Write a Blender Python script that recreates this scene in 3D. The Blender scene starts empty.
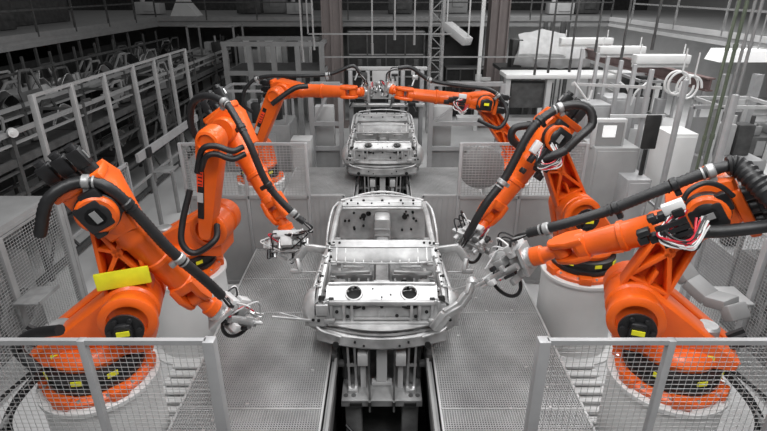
import bpy, bmesh, math, random
from mathutils import Vector, Matrix
V = Vector
sc = bpy.context.scene
col = sc.collection
rnd = random.Random(7)
PI = math.pi
# ---------------------------------------------------------------- camera
CAM = V((0, 0, 5.0)); FPX = 519.0; TH = math.atan(0.4377)
ct, st = math.cos(TH), math.sin(TH)
FZ = .355   # hall floor level
GZ = 1.03   # grating level
cd = bpy.data.cameras.new('camera'); cam = bpy.data.objects.new('camera', cd); col.objects.link(cam)
cd.sensor_width = 36; cd.lens = FPX * 36 / 767; cd.clip_end = 200
cam.location = CAM; cam.rotation_euler = (PI / 2 - TH, 0, 0)
sc.camera = cam
def ray(px, py):
    u = (px - 383.5) / FPX; v = (py - 215.5) / FPX
    return V((u, ct - v * st, -(st + v * ct)))
def PY(px, py, Y):
    d = ray(px, py); return CAM + d * (Y / d.y)
def PZ(px, py, z):
    d = ray(px, py); return CAM + d * ((z - 5.0) / d.z)
# ---------------------------------------------------------------- materials
def mat(name, rgb, rough=.5, metal=0., var=.12, scale=6., bump=0., emit=None, bscale=60., coat=0.):
    m = bpy.data.materials.new(name); m.use_nodes = True
    nt = m.node_tree; N = nt.nodes; L = nt.links; b = N['Principled BSDF']
    b.inputs['Roughness'].default_value = rough; b.inputs['Metallic'].default_value = metal
    if coat: b.inputs['Coat Weight'].default_value = coat
    tc = N.new('ShaderNodeTexCoord')
    no = N.new('ShaderNodeTexNoise'); no.inputs['Scale'].default_value = scale; no.inputs['Detail'].default_value = 4
    L.new(tc.outputs['Object'], no.inputs['Vector'])
    cr = N.new('ShaderNodeValToRGB')
    cr.color_ramp.elements[0].position = .3; cr.color_ramp.elements[1].position = .7
    cr.color_ramp.elements[0].color = tuple(max(0, c * (1 - var)) for c in rgb) + (1,)
    cr.color_ramp.elements[1].color = tuple(min(1, c * (1 + var)) for c in rgb) + (1,)
    L.new(no.outputs['Fac'], cr.inputs['Fac']); L.new(cr.outputs['Color'], b.inputs['Base Color'])
    if bump:
        n2 = N.new('ShaderNodeTexNoise'); n2.inputs['Scale'].default_value = bscale
        L.new(tc.outputs['Object'], n2.inputs['Vector'])
        bp = N.new('ShaderNodeBump'); bp.inputs['Strength'].default_value = bump; bp.inputs['Distance'].default_value = .01
        L.new(n2.outputs['Fac'], bp.inputs['Height']); L.new(bp.outputs['Normal'], b.inputs['Normal'])
    if emit:
        b.inputs['Emission Color'].default_value = tuple(emit[:3]) + (1,); b.inputs['Emission Strength'].default_value = emit[3]
    return m
M = {}
M['orange'] = mat('orange_paint', (.76, .112, .007), .4, 0, .08, 5, .05, coat=.15)
M['black'] = mat('black_rubber', (.009, .009, .010), .5, 0, .3, 9, .1)
M['motor'] = mat('black_motor', (.011, .011, .012), .42, 0, .3, 9)
M['hose'] = mat('grey_black_hose', (.013, .013, .014), .45, 0, .25, 12)
M['silver'] = mat('silver_metal', (.62, .62, .62), .35, .75, .15, 10)
M['steel'] = mat('brushed_steel', (.34, .34, .34), .45, .5, .2, 8)
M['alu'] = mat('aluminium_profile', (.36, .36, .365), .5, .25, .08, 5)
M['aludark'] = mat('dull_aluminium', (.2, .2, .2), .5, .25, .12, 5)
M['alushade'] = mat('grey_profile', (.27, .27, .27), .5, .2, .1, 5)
M['body'] = mat('galvanised_body_steel', (.45, .45, .45), .42, .45, .28, 5, .12, bscale=25)
M['bodymid'] = mat('grey_body_steel', (.24, .24, .24), .4, .5, .35, 7, .06, bscale=25)
M['bodyb'] = mat('striped_body_steel', (.30, .30, .30), .42, .45, .25, 6, .1, bscale=25)
M['holeshade'] = mat('black_hole_shade', (.008, .008, .008), .8)  # black colour stands in for the shade inside punched openings
M['white'] = mat('white_paint', (.66, .66, .655), .5, 0, .04, 3)
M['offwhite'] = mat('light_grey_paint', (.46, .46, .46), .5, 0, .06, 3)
M['panel'] = mat('grey_sheet_panel', (.30, .30, .30), .5, .1, .08, 3)
M['grey'] = mat('mid_grey_paint', (.24, .24, .24), .5, 0, .1, 3)
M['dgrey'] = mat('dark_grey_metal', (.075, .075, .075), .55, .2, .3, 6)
M['vdark'] = mat('near_black_metal', (.02, .02, .02), .6, .1, .4, 6)
M['yellow'] = mat('yellow_label', (.75, .72, .02), .5)
M['redlabel'] = mat('red_orange_label', (.85, .06, .015), .5)
M['red'] = mat('red_cable', (.5, .015, .03), .45)
M['green'] = mat('green_grey_paint', (.10, .12, .085), .5, 0, .15)
M['brown'] = mat('brown_steel', (.15, .10, .095), .5, .1, .15)
M['colbrown'] = mat('taupe_column', (.17, .145, .14), .6, 0, .12, 2)
M['screen'] = mat('lit_screen', (.8, .8, .8), .3, emit=(1, 1, 1, .35))
M['lamp'] = mat('lamp_tube', (.9, .9, .9), .3, emit=(1, 1, 1, .2))
M['cloth'] = mat('white_cover_cloth', (.5, .5, .5), .85, 0, .15, 4, .5, bscale=9)
M['grate'] = mat('steel_grating', (.47, .47, .47), .42, .35, .3, 1.3)
M['mesh'] = mat('fence_wire', (.42, .42, .42), .45, .4, .1)
# floor with worn concrete
def floor_mat():
    m = mat('painted_concrete', (.5, .5, .5), .45, 0, .12, .8, .05, bscale=30); return m
M['floor'] = floor_mat()
# ---------------------------------------------------------------- mesh builder
def frame(d, up=V((0, 0, 1))):
    d = V(d).normalized()
    if abs(d.dot(up)) > .98: up = V((0, 1, 0)) if abs(d.y) < .9 else V((1, 0, 0))
    x = up.cross(d).normalized(); y = d.cross(x).normalized()
    return x, y, d
def hull2(pts):
    pts = sorted(set((round(a, 5), round(b, 5)) for a, b in pts))
    def half(ps):
        h = []
        for p in ps:
            while len(h) > 1 and (h[-1][0] - h[-2][0]) * (p[1] - h[-2][1]) - (h[-1][1] - h[-2][1]) * (p[0] - h[-2][0]) <= 0: h.pop()
            h.append(p)
        return h
    a = half(pts); b = half(pts[::-1]); return a[:-1] + b[:-1]
def circ(cx, cy, r, n=24): return [(cx + r * math.cos(2 * PI * i / n), cy + r * math.sin(2 * PI * i / n)) for i in range(n)]
def catmull(pts, n=8):
    pts = [V(p) for p in pts]
    if len(pts) < 3: return pts
    P = [2 * pts[0] - pts[1]] + pts + [2 * pts[-1] - pts[-2]]; out = []
    for i in range(1, len(P) - 2):
        for k in range(n):
            t = k / n; a, b, c, d = P[i - 1], P[i], P[i + 1], P[i + 2]
            out.append(.5 * ((2 * b) + (c - a) * t + (2 * a - 5 * b + 4 * c - d) * t * t + (3 * b - a - 3 * c + d) * t ** 3))
    out.append(P[-2]); return out
class MB:
    def __init__(s): s.v = []; s.f = []; s.m = []
    def add(s, vs, fs, mi=0):
        o = len(s.v); s.v += [V(p) for p in vs]
        for f in fs: s.f.append([i + o for i in f]); s.m.append(mi)
        return s
    def box(s, c, size, ax=None, mi=0, bev=0.):
        c = V(c); ax = ax or (V((1, 0, 0)), V((0, 1, 0)), V((0, 0, 1)))
        h = [q / 2 for q in size]
        if bev <= 0:
            vs = [c + ax[0] * (i * h[0]) + ax[1] * (j * h[1]) + ax[2] * (k * h[2]) for i in (-1, 1) for j in (-1, 1) for k in (-1, 1)]
            return s.add(vs, [(0, 1, 3, 2), (4, 6, 7, 5), (0, 4, 5, 1), (2, 3, 7, 6), (0, 2, 6, 4), (1, 5, 7, 3)], mi)
        b = min(bev, min(h) * .9)
        bm = bmesh.new(); bmesh.ops.create_cube(bm, size=1)
        for v in bm.verts: v.co = V((v.co.x * size[0], v.co.y * size[1], v.co.z * size[2]))
        bmesh.ops.bevel(bm, geom=bm.edges[:], offset=b, segments=2, profile=.5, affect='EDGES')
        bm.verts.index_update()
        s.add([c + ax[0] * v.co.x + ax[1] * v.co.y + ax[2] * v.co.z for v in bm.verts], [[v.index for v in f.verts] for f in bm.faces], mi)
        bm.free(); return s
    def bar(s, a, b, w, h=None, mi=0, up=V((0, 0, 1)), bev=0.):
        a = V(a); b = V(b); h = h or w; x, y, z = frame(b - a, up)
        return s.box((a + b) / 2, (w, h, (b - a).length), (x, y, z), mi, bev)
    def lathe(s, o, d, prof, n=24, mi=0, up=V((0, 0, 1))):
        o = V(o); x, y, z = frame(d, up); vs = []; fs = []
        for (t, r) in prof:
            for i in range(n):
                a = 2 * PI * i / n; vs.append(o + z * t + (x * math.cos(a) + y * math.sin(a)) * r)
        for k in range(len(prof) - 1):
            for i in range(n):
                j = (i + 1) % n; fs.append((k * n + i, k * n + j, (k + 1) * n + j, (k + 1) * n + i))
        fs.append(tuple(range(n))[::-1]); fs.append(tuple((len(prof) - 1) * n + i for i in range(n)))
        return s.add(vs, fs, mi)
    def cyl(s, a, b, r, r2=None, n=20, mi=0, bev=0.):
        a = V(a); b = V(b); L = (b - a).length; r2 = r if r2 is None else r2
        if bev: return s.lathe(a, b - a, [(0, r - bev), (bev, r), (L - bev, r2), (L, r2 - bev)], n, mi)
        return s.lathe(a, b - a, [(0, r), (L, r2)], n, mi)
    def prism(s, poly, o, ax, ay, az, z0, z1, mi=0, bev=0.):
        o = V(o); n = len(poly)
        if bev:
            cx = sum(p[0] for p in poly) / n; cy = sum(p[1] for p in poly) / n
            def shr(p):
                d = math.hypot(p[0] - cx, p[1] - cy) or 1; k = 1 - bev / d; return (cx + (p[0] - cx) * k, cy + (p[1] - cy) * k)
            q = [shr(p) for p in poly]
            rings = [(q, z0), (poly, z0 + bev), (poly, z1 - bev), (q, z1)]
        else: rings = [(poly, z0), (poly, z1)]
        vs = [o + ax * p[0] + ay * p[1] + az * z for pl, z in rings for p in pl]; fs = []
        for k in range(len(rings) - 1):
            for i in range(n):
                j = (i + 1) % n; fs.append((k * n + i, k * n + j, (k + 1) * n + j, (k + 1) * n + i))
        fs.append(tuple(range(n))[::-1]); fs.append(tuple((len(rings) - 1) * n + i for i in range(n)))
        return s.add(vs, fs, mi)
    def tube(s, pts, r, n=10, mi=0, smooth=8, rib=0., taper=None):
        P = catmull(pts, smooth)
        if rib:
            Q = []; step = .016
            for a, b in zip(P, P[1:]):
                k = max(1, int((b - a).length / step))
                for i in range(k): Q.append(a.lerp(b, i / k))
            Q.append(P[-1]); P = Q
        vs = []; fs = []; x = None; N = len(P)
        for i, p in enumerate(P):
            d = (P[min(i + 1, N - 1)] - P[max(i - 1, 0)])
            if d.length < 1e-6: d = V((0, 0, 1))
            d.normalize()
            if x is None: x = frame(d)[0]
            x = (x - d * x.dot(d)).normalized(); y = d.cross(x)
            rr = r * (1 + (rib if i % 2 else 0))
            for k in range(n):
                a = 2 * PI * k / n; vs.append(p + (x * math.cos(a) + y * math.sin(a)) * rr)
        for i in range(N - 1):
            for k in range(n):
                j = (k + 1) % n; fs.append((i * n + k, i * n + j, (i + 1) * n + j, (i + 1) * n + k))
        fs.append(tuple(range(n))[::-1]); fs.append(tuple((N - 1) * n + i for i in range(n)))
        return s.add(vs, fs, mi)
    def sheet(s, rows, th=.012, mi=0):
        """rows: list of rows of points -> curved panel with thickness"""
        R = len(rows); C = len(rows[0]); P = [[V(p) for p in r] for r in rows]; top = []; bot = []
        for i in range(R):
            for j in range(C):
                a = P[min(i + 1, R - 1)][j] - P[max(i - 1, 0)][j]; b = P[i][min(j + 1, C - 1)] - P[i][max(j - 1, 0)]
                n = a.cross(b); n = n.normalized() if n.length > 1e-9 else V((0, 0, 1))
                top.append(P[i][j] + n * th / 2); bot.append(P[i][j] - n * th / 2)
        fs = []; K = R * C
        for i in range(R - 1):
            for j in range(C - 1):
                a, b, c, d = i * C + j, i * C + j + 1, (i + 1) * C + j + 1, (i + 1) * C + j
                fs.append((a, b, c, d)); fs.append((K + d, K + c, K + b, K + a))
        edge = [(0, j) for j in range(C)] + [(i, C - 1) for i in range(1, R)] + [(R - 1, j) for j in range(C - 2, -1, -1)] + [(i, 0) for i in range(R - 2, 0, -1)]
        ids = [i * C + j for i, j in edge]
        for k in range(len(ids)):
            a, b = ids[k], ids[(k + 1) % len(ids)]; fs.append((a, K + a, K + b, b))
        return s.add(top + bot, fs, mi)
    def build(s, name, mats, parent=None, label=None, root_loc=None, kind=None):
        me = bpy.data.meshes.new(name)
        o = bpy.data.objects.new(name, me); col.objects.link(o)
        off = V((0, 0, 0))
        if parent is not None:
            r = parent
            while r.parent: r = r.parent
            off = V(r.location); o.parent = parent
        elif root_loc is not None: off = V(root_loc); o.location = off
        me.from_pydata([tuple(p - off) for p in s.v], [], s.f)
        if not isinstance(mats, (list, tuple)): mats = [mats]
        for m in mats: me.materials.append(M[m] if isinstance(m, str) else m)
        for p, mi in zip(me.polygons, s.m): p.material_index = mi
        bm = bmesh.new(); bm.from_mesh(me); bmesh.ops.recalc_face_normals(bm, faces=bm.faces[:]); bm.to_mesh(me); bm.free()
        me.shade_smooth(); me.set_sharp_from_angle(angle=math.radians(38))
        if label: o['label'] = label
        if kind: o['kind'] = kind
        return o
def thing(name, label, cat, loc=(0, 0, 0), group=None):
    o = bpy.data.objects.new(name, None); col.objects.link(o); o.location = loc; o.empty_display_size = .1
    o['label'] = label; o['category'] = cat
    if group: o['group'] = group
    return o
def tag(o, label, cat, group=None):
    o['label'] = label; o['category'] = cat
    if group: o['group'] = group
    return o
def kids(o): return [c for c in bpy.data.objects if c.parent == o]
def copy_tree(o, dl=V((0, 0, 0)), parent=None):
    c = o.copy(); col.objects.link(c)
    if parent: c.parent = parent
    else: c.location = V(o.location) + V(dl)
    for ch in kids(o): copy_tree(ch, parent=c)
    return c
# ---------------------------------------------------------------- robots
def robot(bx, by, bz, S, E, W, F, T, label, ribs=True, arm_off=0., ps=1., motor_front=True, hose=None, low_hose=None,
          clamps=(.25, .6), tool='gun', yellow_plate=False, strips=False, bundle=None, duct=None, arm_r=(.2, .145), ax_off=0., head=1., letter=False, thick=0,  tsc=1.3):
    S, E, W, F, T = map(V, (S, E, W, F, T))
    base = V((bx, by, bz)); root = thing('industrial_robot', label, 'robot', base, 'orange robots along the car line')
    Z = V((0, 0, 1))
    r = V((S.x - bx, S.y - by, 0)); r = (V((W.x - bx, W.y - by, 0)) + r * 2).normalized()
    n = Z.cross(r)
    if n.y > 0: n = -n
    S = S + n * 0
    # flange ring
    m = MB(); m.lathe(base, Z, [(0, .455), (.045, .465), (.06, .45), (.075, .42), (.085, .40)], 48)
    for k in range(6):
        a = k * PI / 3 + .3; d = V((math.cos(a), math.sin(a), 0)); m.box(base + d * .41 + Z * .05, (.17, .16, .1), (d, Z.cross(d), Z), 0, .02)
    fl = m.build('base_flange', 'orange', root)
    for k in range(12):
        a = k * PI / 6 + .1; d = V((math.cos(a), math.sin(a), 0))
        MB().cyl(base + d * .44 + Z * .05, base + d * .44 + Z * .075, .015, n=8).build('bolt', 'silver', fl)
    m = MB(); m.lathe(base, Z, [(.08, .385), (.1, .405), (.15, .41), (.16, .385), (.2, .385), (.21, .405), (.27, .405), (.29, .36)], 40)
    br = m.build('bearing_ring', 'motor', root)
    for k, a in enumerate((-1.45, -.75, -2.3)):
        d = V((math.cos(a), math.sin(a), 0)); t = Z.cross(d)
        MB().box(base + d * .412 + Z * .235, (.008, .09, .045), (d, t, Z)).build('warning_label', 'yellow', br, 'yellow warning label')
    # carousel
    sz = S.z - bz; sx = (S - base).dot(r)
    R = .235
    poly = hull2(circ(sx, sz, R, 28) + [(-.30, .28), (.3, .28), (-.46, .3), (-.48, .38), (-.36, .46)])
    side = n * 1.
    m = MB(); m.prism(poly, base, r, Z, side, -.06, .20, bev=.03)
    m.prism(poly, base, r, Z, side, -.30, -.12, bev=.02)
    m.lathe(base, Z, [(.28, .34), (.34, .36), (.40, .33), (.44, .26)], 36)
    m.prism(hull2([(sx * .2, .3), (sx + .1, .3), (sx + .12, sz - .15), (0, sz - .1), (-.4, .42)]), base, r, Z, side, -.25, .18)
    ca = m.build('carousel', 'orange', root)
    MB().cyl(base - r * .22 + Z * .44 - side * .02, base - r * .22 + Z * .6 - side * .02, .1, n=20, bev=.02).build('drive_motor', 'steel', ca)
    for q in range(3):
        MB().bar(base - r * .4 + Z * (.36 + q * .02) + side * (.1 * q - .2), base - r * .56 + Z * .5 + side * (.1 * q - .2), .04).build('plug', 'motor', ca)
    MB().box(base - r * .2 + Z * .37 + side * .205, (.14, .1, .008), (r, Z, side)).build('warning_label', 'yellow', ca, 'yellow warning label')
    # shoulder
    fs = .2; m = MB()
    m.lathe(S - side * .3, side, [(0, R - .04), (.04, R - .02), (.3 + fs, R - .02), (.34 + fs, R), (.40 + fs, R), (.42 + fs, R - .03), (.42 + fs, .165), (.36 + fs, .155)], 36)
    sh = m.build('shoulder_housing', 'orange', root)
    if ribs:
        c0 = S + side * (fs + .02)
        m = MB(); m.cyl(c0 + side * .19, c0 + side * .21, .15, n=28)
        c0 = c0 + side * .19; m.box(c0 + side * .04, (.13, .16, .06), (r, Z, side), 0, .02); m.cyl(c0 + side * .02, c0 + side * .075, .07, n=16)
        for k in range(6): m.cyl(c0 + r * .115 * math.cos(k * 1.05) + Z * .115 * math.sin(k * 1.05), c0 + r * .115 * math.cos(k * 1.05) + Z * .115 * math.sin(k * 1.05) + side * .05, .02, n=8)
        mo = m.build('shoulder_motor', 'motor', sh)
        MB().box(c0 + side * .082 + Z * .01, (.1, .045, .008), (r, Z, side)).build('warning_label', 'yellow', mo, 'yellow warning label')
    # link arm
    u = (E - S).normalized(); w = side.cross(u).normalized(); nn = u.cross(w).normalized()
    if nn.dot(side) < 0: nn = -nn
    L = (E - S).length; o = S + nn * arm_off
    rs, re = arm_r
    poly = hull2(circ(0, 0, rs, 28) + circ(L, 0, re, 28))
    m = MB()
    if ribs:
        m.prism(poly, o, u, w, nn, -.10, -.06)
        def rib(a, b, tk=.03, hh=.17):
            A = o + u * a[0] + w * a[1] + nn * .01; B = o + u * b[0] + w * b[1] + nn * .01
            d = (B - A).normalized(); m.box((A + B) / 2, ((B - A).length, tk, hh), (d, nn.cross(d), nn), 0, .008)
        def hw(t): return rs + (re - rs) * t / L - .015
        for sg in (1, -1): rib((0, sg * hw(0)), (L, sg * hw(L)), .035)
        st_ = [.22, .42 * L / 1.1 + .02, .62 * L / 1.1 + .04, L - .18]; sg = 1
        rib((st_[0], -hw(.2)), (st_[0], hw(.2)), .035)
        xm = (st_[0] + st_[3]) * .5; hm = hw(xm) * .9
        m.cyl(o + u * xm - nn * .06, o + u * xm + nn * .095, .045, n=16)
        for sg2 in (1, -1):
            rib((xm, 0), (st_[0] + .02, sg2 * hw(st_[0])), .04); rib((xm, 0), (st_[3] - .02, sg2 * hw(st_[3])), .04)
        rib((xm, 0), (xm + .06, hm), .03); rib((st_[0] + (xm - st_[0]) * .45, 0), (st_[0], 0), .03)
        rib((st_[3], -hw(L)), (st_[3], hw(L)), .03)
        m.lathe(o - nn * .1, nn, [(0, rs), (.2, rs), (.22, rs - .03)], 28)
        m.lathe(o + u * L - nn * .1, nn, [(0, re), (.2, re), (.22, re - .03)], 28)
    else:
        m.prism(poly, o, u, w, nn, -.12, .12, bev=.035)
        m.lathe(o + u * L + nn * .1, nn, [(0, re - .01), (.05, re - .02), (.06, re - .05), (.03, re - .06)], 28)
    la = m.build('link_arm', 'orange', root)
    if strips:
        k = w if (o + w).x < (o - w).x else -w
        MB().bar(o + u * .25 + k * .05 + nn * .125, o + u * (L * .78) + k * .07 + nn * .125, .075, .01, up=nn).build('cable_strip', 'motor', la)
        MB().bar(o + u * (L * .55) + k * .07 + nn * .134, o + u * (L * .72) + k * .07 + nn * .134, .07, .008, up=nn).build('maker_label', 'redlabel', la, 'red label with small dark marks')
        for q in range(4):
            MB().bar(o + u * (L * (.57 + .037 * q)) + k * .045 + nn * .14, o + u * (L * (.57 + .037 * q)) + k * .095 + nn * .14, .012, .004, up=nn).build('lettering', 'motor', la)
        MB().bar(o + u * (L * .38) + k * .06 + nn * .134, o + u * (L * .48) + k * .065 + nn * .134, .07, .008, up=nn).build('label_plate', 'offwhite', la, 'pale grey label')
    if yellow_plate:
        MB().box(o + u * (L * .3) + nn * .13, (.16, .44, .03), (u, w, nn), 0, .01).build('yellow_plate', 'yellow', la, 'yellow plate across the arm')
    # elbow
    v = (W - E).normalized(); w2 = side.cross(v).normalized(); n2 = v.cross(w2)
    if n2.dot(side) < 0: n2 = -n2
    if w2.z < 0: w2 = -w2
    eo = E + n2 * (arm_off if ribs else 0)
    m = MB()
    hp = hull2([(a * head, b * head) for a, b in circ(0, 0, .18, 24) + [(-.22, -.18), (-.25, .16), (-.1, .21), (.22, .13)]] + [(.3, .12 + ax_off), (.3, -.12 + ax_off), (.15, -.15 + ax_off)])
    off1 = (.0, .26) if ribs else (-.36, -.1)
    mid = sum(off1) / 2
    m.prism(hp, eo, v, w2, n2, off1[0] - .12, off1[1], bev=.03)
    m.lathe(eo + n2 * (mid - .22), n2, [(0, .14), (.03, .16), (.44, .16), (.46, .14)], 28)
    AX = E + n2 * mid + n2 * (arm_off if ribs else 0) + w2 * ax_off   # start of forearm axis
    vf = (W - AX).normalized(); Lf = (W - AX).length
    el = m.build('elbow_housing', 'orange', root)
    if motor_front:
        c1 = eo + n2 * (off1[1] + .005)
        m = MB(); m.lathe(c1, n2, [(0, .17), (.05, .17), (.07, .14), (.1, .12), (.12, .08)], 24)
        m.box(c1 + n2 * .08 - w2 * .02, (.25, .22, .08), (v, w2, n2), 0, .03); m.box(c1 + n2 * .05 - v * .14 + w2 * .05, (.1, .16, .08), (v, w2, n2), 0, .02); m.box(c1 + n2 * .06 + v * .14 - w2 * .08, (.08, .1, .08), (v, w2, n2), 0, .02)
        em = m.build('elbow_motor', 'motor', el)
        MB().box(c1 + n2 * .125, (.1, .05, .008), (v, w2, n2)).build('warning_label', 'yellow' if motor_front == 2 else 'grey', em)
    m = MB(); m.box(AX - vf * .23, (.08, .42, .28), (vf, w2, n2), 0, .02)
    rb = m.build('motor_mount', 'orange', el)
    for q in (-1, 0, 1):
        a = AX - vf * .24 + w2 * (q * .14) + n2 * (.03 * q)
        m = MB(); m.cyl(a, a - vf * .09, .062, n=16); m.box(a - vf * .16, (.16, .11, .11), (vf, w2, n2), 0, .015); m.cyl(a - vf * .24, a - vf * .28, .04, n=12)
        mm = m.build('wrist_motor', 'motor', rb)
        MB().bar(a - vf * .13 + w2 * .06, a - vf * .2 + w2 * .06, .02, .012).build('plug', 'silver', mm)
    # forearm
    m = MB(); e = Lf - .2
    m.lathe(AX, vf, [(.1, .16), (.2, .165), (.32, .14), (.36, .15), (.42, .15), (.44, .135), (e * .62, .128), (e * .62 + .01, .142), (e * .62 + .05, .142), (e * .62 + .06, .125), (e - .06, .115), (e - .05, .13), (e + .02, .13), (e + .04, .1)], 32)
    fa = m.build('forearm', 'orange', root)
    if letter:
        q = AX + vf * .47 + n2 * .13 + w2 * .03; m = MB()
        for k in range(3):
            m.box(q + vf * (.036 * k), (.01, .05, .012), (vf, w2, n2)); m.box(q + vf * (.036 * k + .01) + w2 * (.018 - .018 * k), (.018, .01, .012), (vf, w2, n2)); m.box(q + vf * (.036 * k) - w2 * .055, (.024, .03, .012), (vf, w2, n2))
        m.build('lettering', 'motor', fa, 'small dark lettering')
    # wrist fork
    m = MB()
    fp = hull2([(-.24, -.12), (-.24, .12), (-.1, .14), (-.1, -.14)] + circ(0, 0, .105, 20))
    for sg in (1, -1): m.prism(fp, W, vf, n2, w2, .088 * sg - .03, .088 * sg + .03, bev=.015)
    m.box(W - vf * .19, (.12, .23, .24), (vf, w2, n2), 0, .03)
    wf = m.build('wrist_fork', 'orange', root)
    d = (F - W).normalized(); Lw = (F - W).length
    m = MB(); m.cyl(W - w2 * .056, W + w2 * .056, .085, n=24, bev=.01); m.lathe(W, d, [(-.02, .05), (.06, .06), (Lw * .6, .075), (Lw * .65, .095), (Lw * .95, .095), (Lw, .08)], 24)
    wh = m.build('wrist', 'orange', root)
    MB().cyl(F - d * .01, F + d * .04, .105, n=24).build('tool_flange', 'silver', wh)
    # tool
    F2 = F + d * .04; t = (T - F2); Lt = t.length; td = t.normalized(); tx, ty, _ = frame(td); tx = tx * tsc; ty = ty * tsc
    m = MB(); m.box(F2 + d * .02, (.26, .3, .04), frame(d)[:2] + (d,) if False else (frame(d)[0], frame(d)[1], d), 0, .006)
    gr = m.build('gripper', 'silver', root)
    m = MB()
    m.bar(F2, F2 + td * Lt * .55, .07, .1, mi=0); m.box(F2 + td * Lt * .35 + ty * .06, (.2, .06, .12), (tx, ty, td), 0, .01)
    m.cyl(F2 + td * .05 + tx * .11, F2 + td * Lt * .6 + tx * .11, .035, n=14); m.cyl(F2 + td * .05 - tx * .1, F2 + td * Lt * .55 - tx * .1, .045, n=14)
    m.box(F2 + td * Lt * .6, (.3, .05, .06), (tx, ty, td), 0, .01); m.box(F2 + td * Lt * .25 - ty * .08, (.28, .05, .05), (tx, ty, td), 0, .01)
    m.build('gripper_frame', 'steel', gr)
    m = MB()
    m.box(F2 + td * .06 + ty * .1, (.2, .09, .09), (tx, ty, td), 0, .012); m.box(F2 + td * Lt * .42 + ty * .11, (.09, .07, .12), (tx, ty, td), 0, .012)
    m.build('valve_block', 'offwhite', gr)
    for sg, le in ((1, 1.), (-1, .9)):
        m = MB(); a = F2 + td * Lt * .6 + tx * sg * .07
        m.bar(a, F2 + td * Lt * .8 * le + tx * sg * .09, .05, .035); m.bar(F2 + td * Lt * .83 * le + tx * sg * .09, F2 + td * Lt * le + tx * sg * .01, .035, .03); m.cyl(F2 + td * Lt * .7 + tx * sg * .1, F2 + td * Lt * .9 * le + tx * sg * .1 , .022, n=10)
        m.build('clamp_jaw', 'silver', gr)
    m = MB(); c = F2 + td * Lt * .5 - ty * .05
    m.tube([c + td * (.16 * math.cos(a)) - ty * (.14 * math.sin(a)) + tx * .02 for a in [k * PI / 6 - .3 for k in range(8)]], .02, 8)
    m.build('clamp_hose', 'hose', gr)
    rr = random.Random(int(abs(bx * 100 + by * 37)))
    for q in range(7):
        A = F2 + tx * rr.uniform(-.12, .12) + ty * rr.uniform(0, .13) + td * .03; B = F2 + td * Lt * rr.uniform(.4, .75) + tx * rr.uniform(-.13, .13) + ty * rr.uniform(-.05, .1)
        mid_ = (A + B) / 2 + ty * rr.uniform(.05, .2) + tx * rr.uniform(-.15, .15)
        MB().tube([A, mid_, B], .009, 6).build('air_line', ('red', 'offwhite', 'black', 'offwhite', 'hose', 'white', 'black')[q], gr)
    for q in range(20):
        A = F2 + tx * rr.uniform(-.16, .16) + ty * rr.uniform(-.08, .1) + td * Lt * rr.uniform(.1, .65)
        m = MB(); (m.box(A, (rr.uniform(.03, .09), rr.uniform(.03, .06), rr.uniform(.04, .1)), (tx, ty, td), 0, .006) if q % 2 else m.cyl(A, A + td * rr.uniform(.05, .12), rr.uniform(.015, .03), n=10))
        m.build('fitting', ('silver', 'offwhite', 'motor')[q % 3], gr)
    # hoses
    if hose:
        m = MB()
        if thick: m.tube(catmull(hose, 8)[:thick], .072, 14, rib=.16, smooth=1)
        m.tube(hose, .044 * ps, 12, rib=.09); ho = m.build('cable_hose', 'hose', root)
        C = catmull(hose, 8)
        for f in clamps:
            i = min(len(C) - 2, int(f * (len(C) - 1))); a = C[i]; dd = (C[i + 1] - C[i]).normalized()
            x1, y1, _ = frame(dd)
            m = MB(); m.cyl(a - dd * .03, a + dd * .03, .058 * ps, n=14, bev=.01); m.box(a - y1 * .06, (.05, .08, .05), (x1, y1, dd), 0, .01); m.cyl(a + dd * .05, a + dd * .065, .054 * ps, n=14)
            m.build('hose_clamp', 'steel' if f in (clamps[0], clamps[-1]) else 'motor', ho)
        a = C[-1]; dd = (C[-1] - C[-2]).normalized()
        for q in range(3):
            B = F2 + tx * (.06 * q - .06) + ty * .12 + td * .06
            MB().tube([a - dd * .05, a + dd * .12 + V((0, 0, -.02 * q)), (a + dd * .2 + B) / 2 + V((0, -.04, .02 * q)), B], .014, 7).build('power_cable', ('hose', 'offwhite', 'hose')[q], ho)
    for hp_ in (low_hose or []):
        MB().tube(hp_[1:], hp_[0], 10).build('loop_hose', 'black', root)
    if bundle:
        c = V(bundle)
        MB().box(c + w2 * .12 + n2 * .04, (.15, .08, .06), (v, w2, n2), 0, .008).build('connector_box', 'white', el)
        for q in range(16):
            a0 = c + v * rr.uniform(-.08, .08) + w2 * .07 + n2 * .06
            e0 = c + v * rr.uniform(-.16, -.1) - w2 * rr.uniform(.02, .2) + n2 * .02
            p1 = c + v * rr.uniform(.1, .18) - w2 * rr.uniform(0, .1) + n2 * .12; p2 = c - w2 * rr.uniform(.12, .22) + n2 * .14
            MB().tube([a0, p1, p2, e0], .009, 6).build('signal_cable', ('red', 'white', 'black', 'offwhite', 'red', 'black', 'white', 'black', 'offwhite')[q % 9], el)
        for q in range(9):
            m = MB(); m.box(c + v * rr.uniform(-.04, .3) + w2 * rr.uniform(-.16, .12) + n2 * rr.uniform(0, .06), (rr.uniform(.05, .12), rr.uniform(.04, .08), .08), (v, w2, n2), 0, .01); m.build('drive_module', 'motor', el)
        for q in range(4):
            a0 = c - v * .05 + w2 * (.02 - .05 * q) + n2 * .1
            MB().bar(a0, a0 + v * .22, .035, .035).build('cable_connector', 'motor', el)
    if duct:
        m = MB()
        for a, b in zip(duct, duct[1:]): m.bar(a, b, .27, .12, bev=.02)
        m.build('cable_duct', 'grey', root)
    return root
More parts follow.
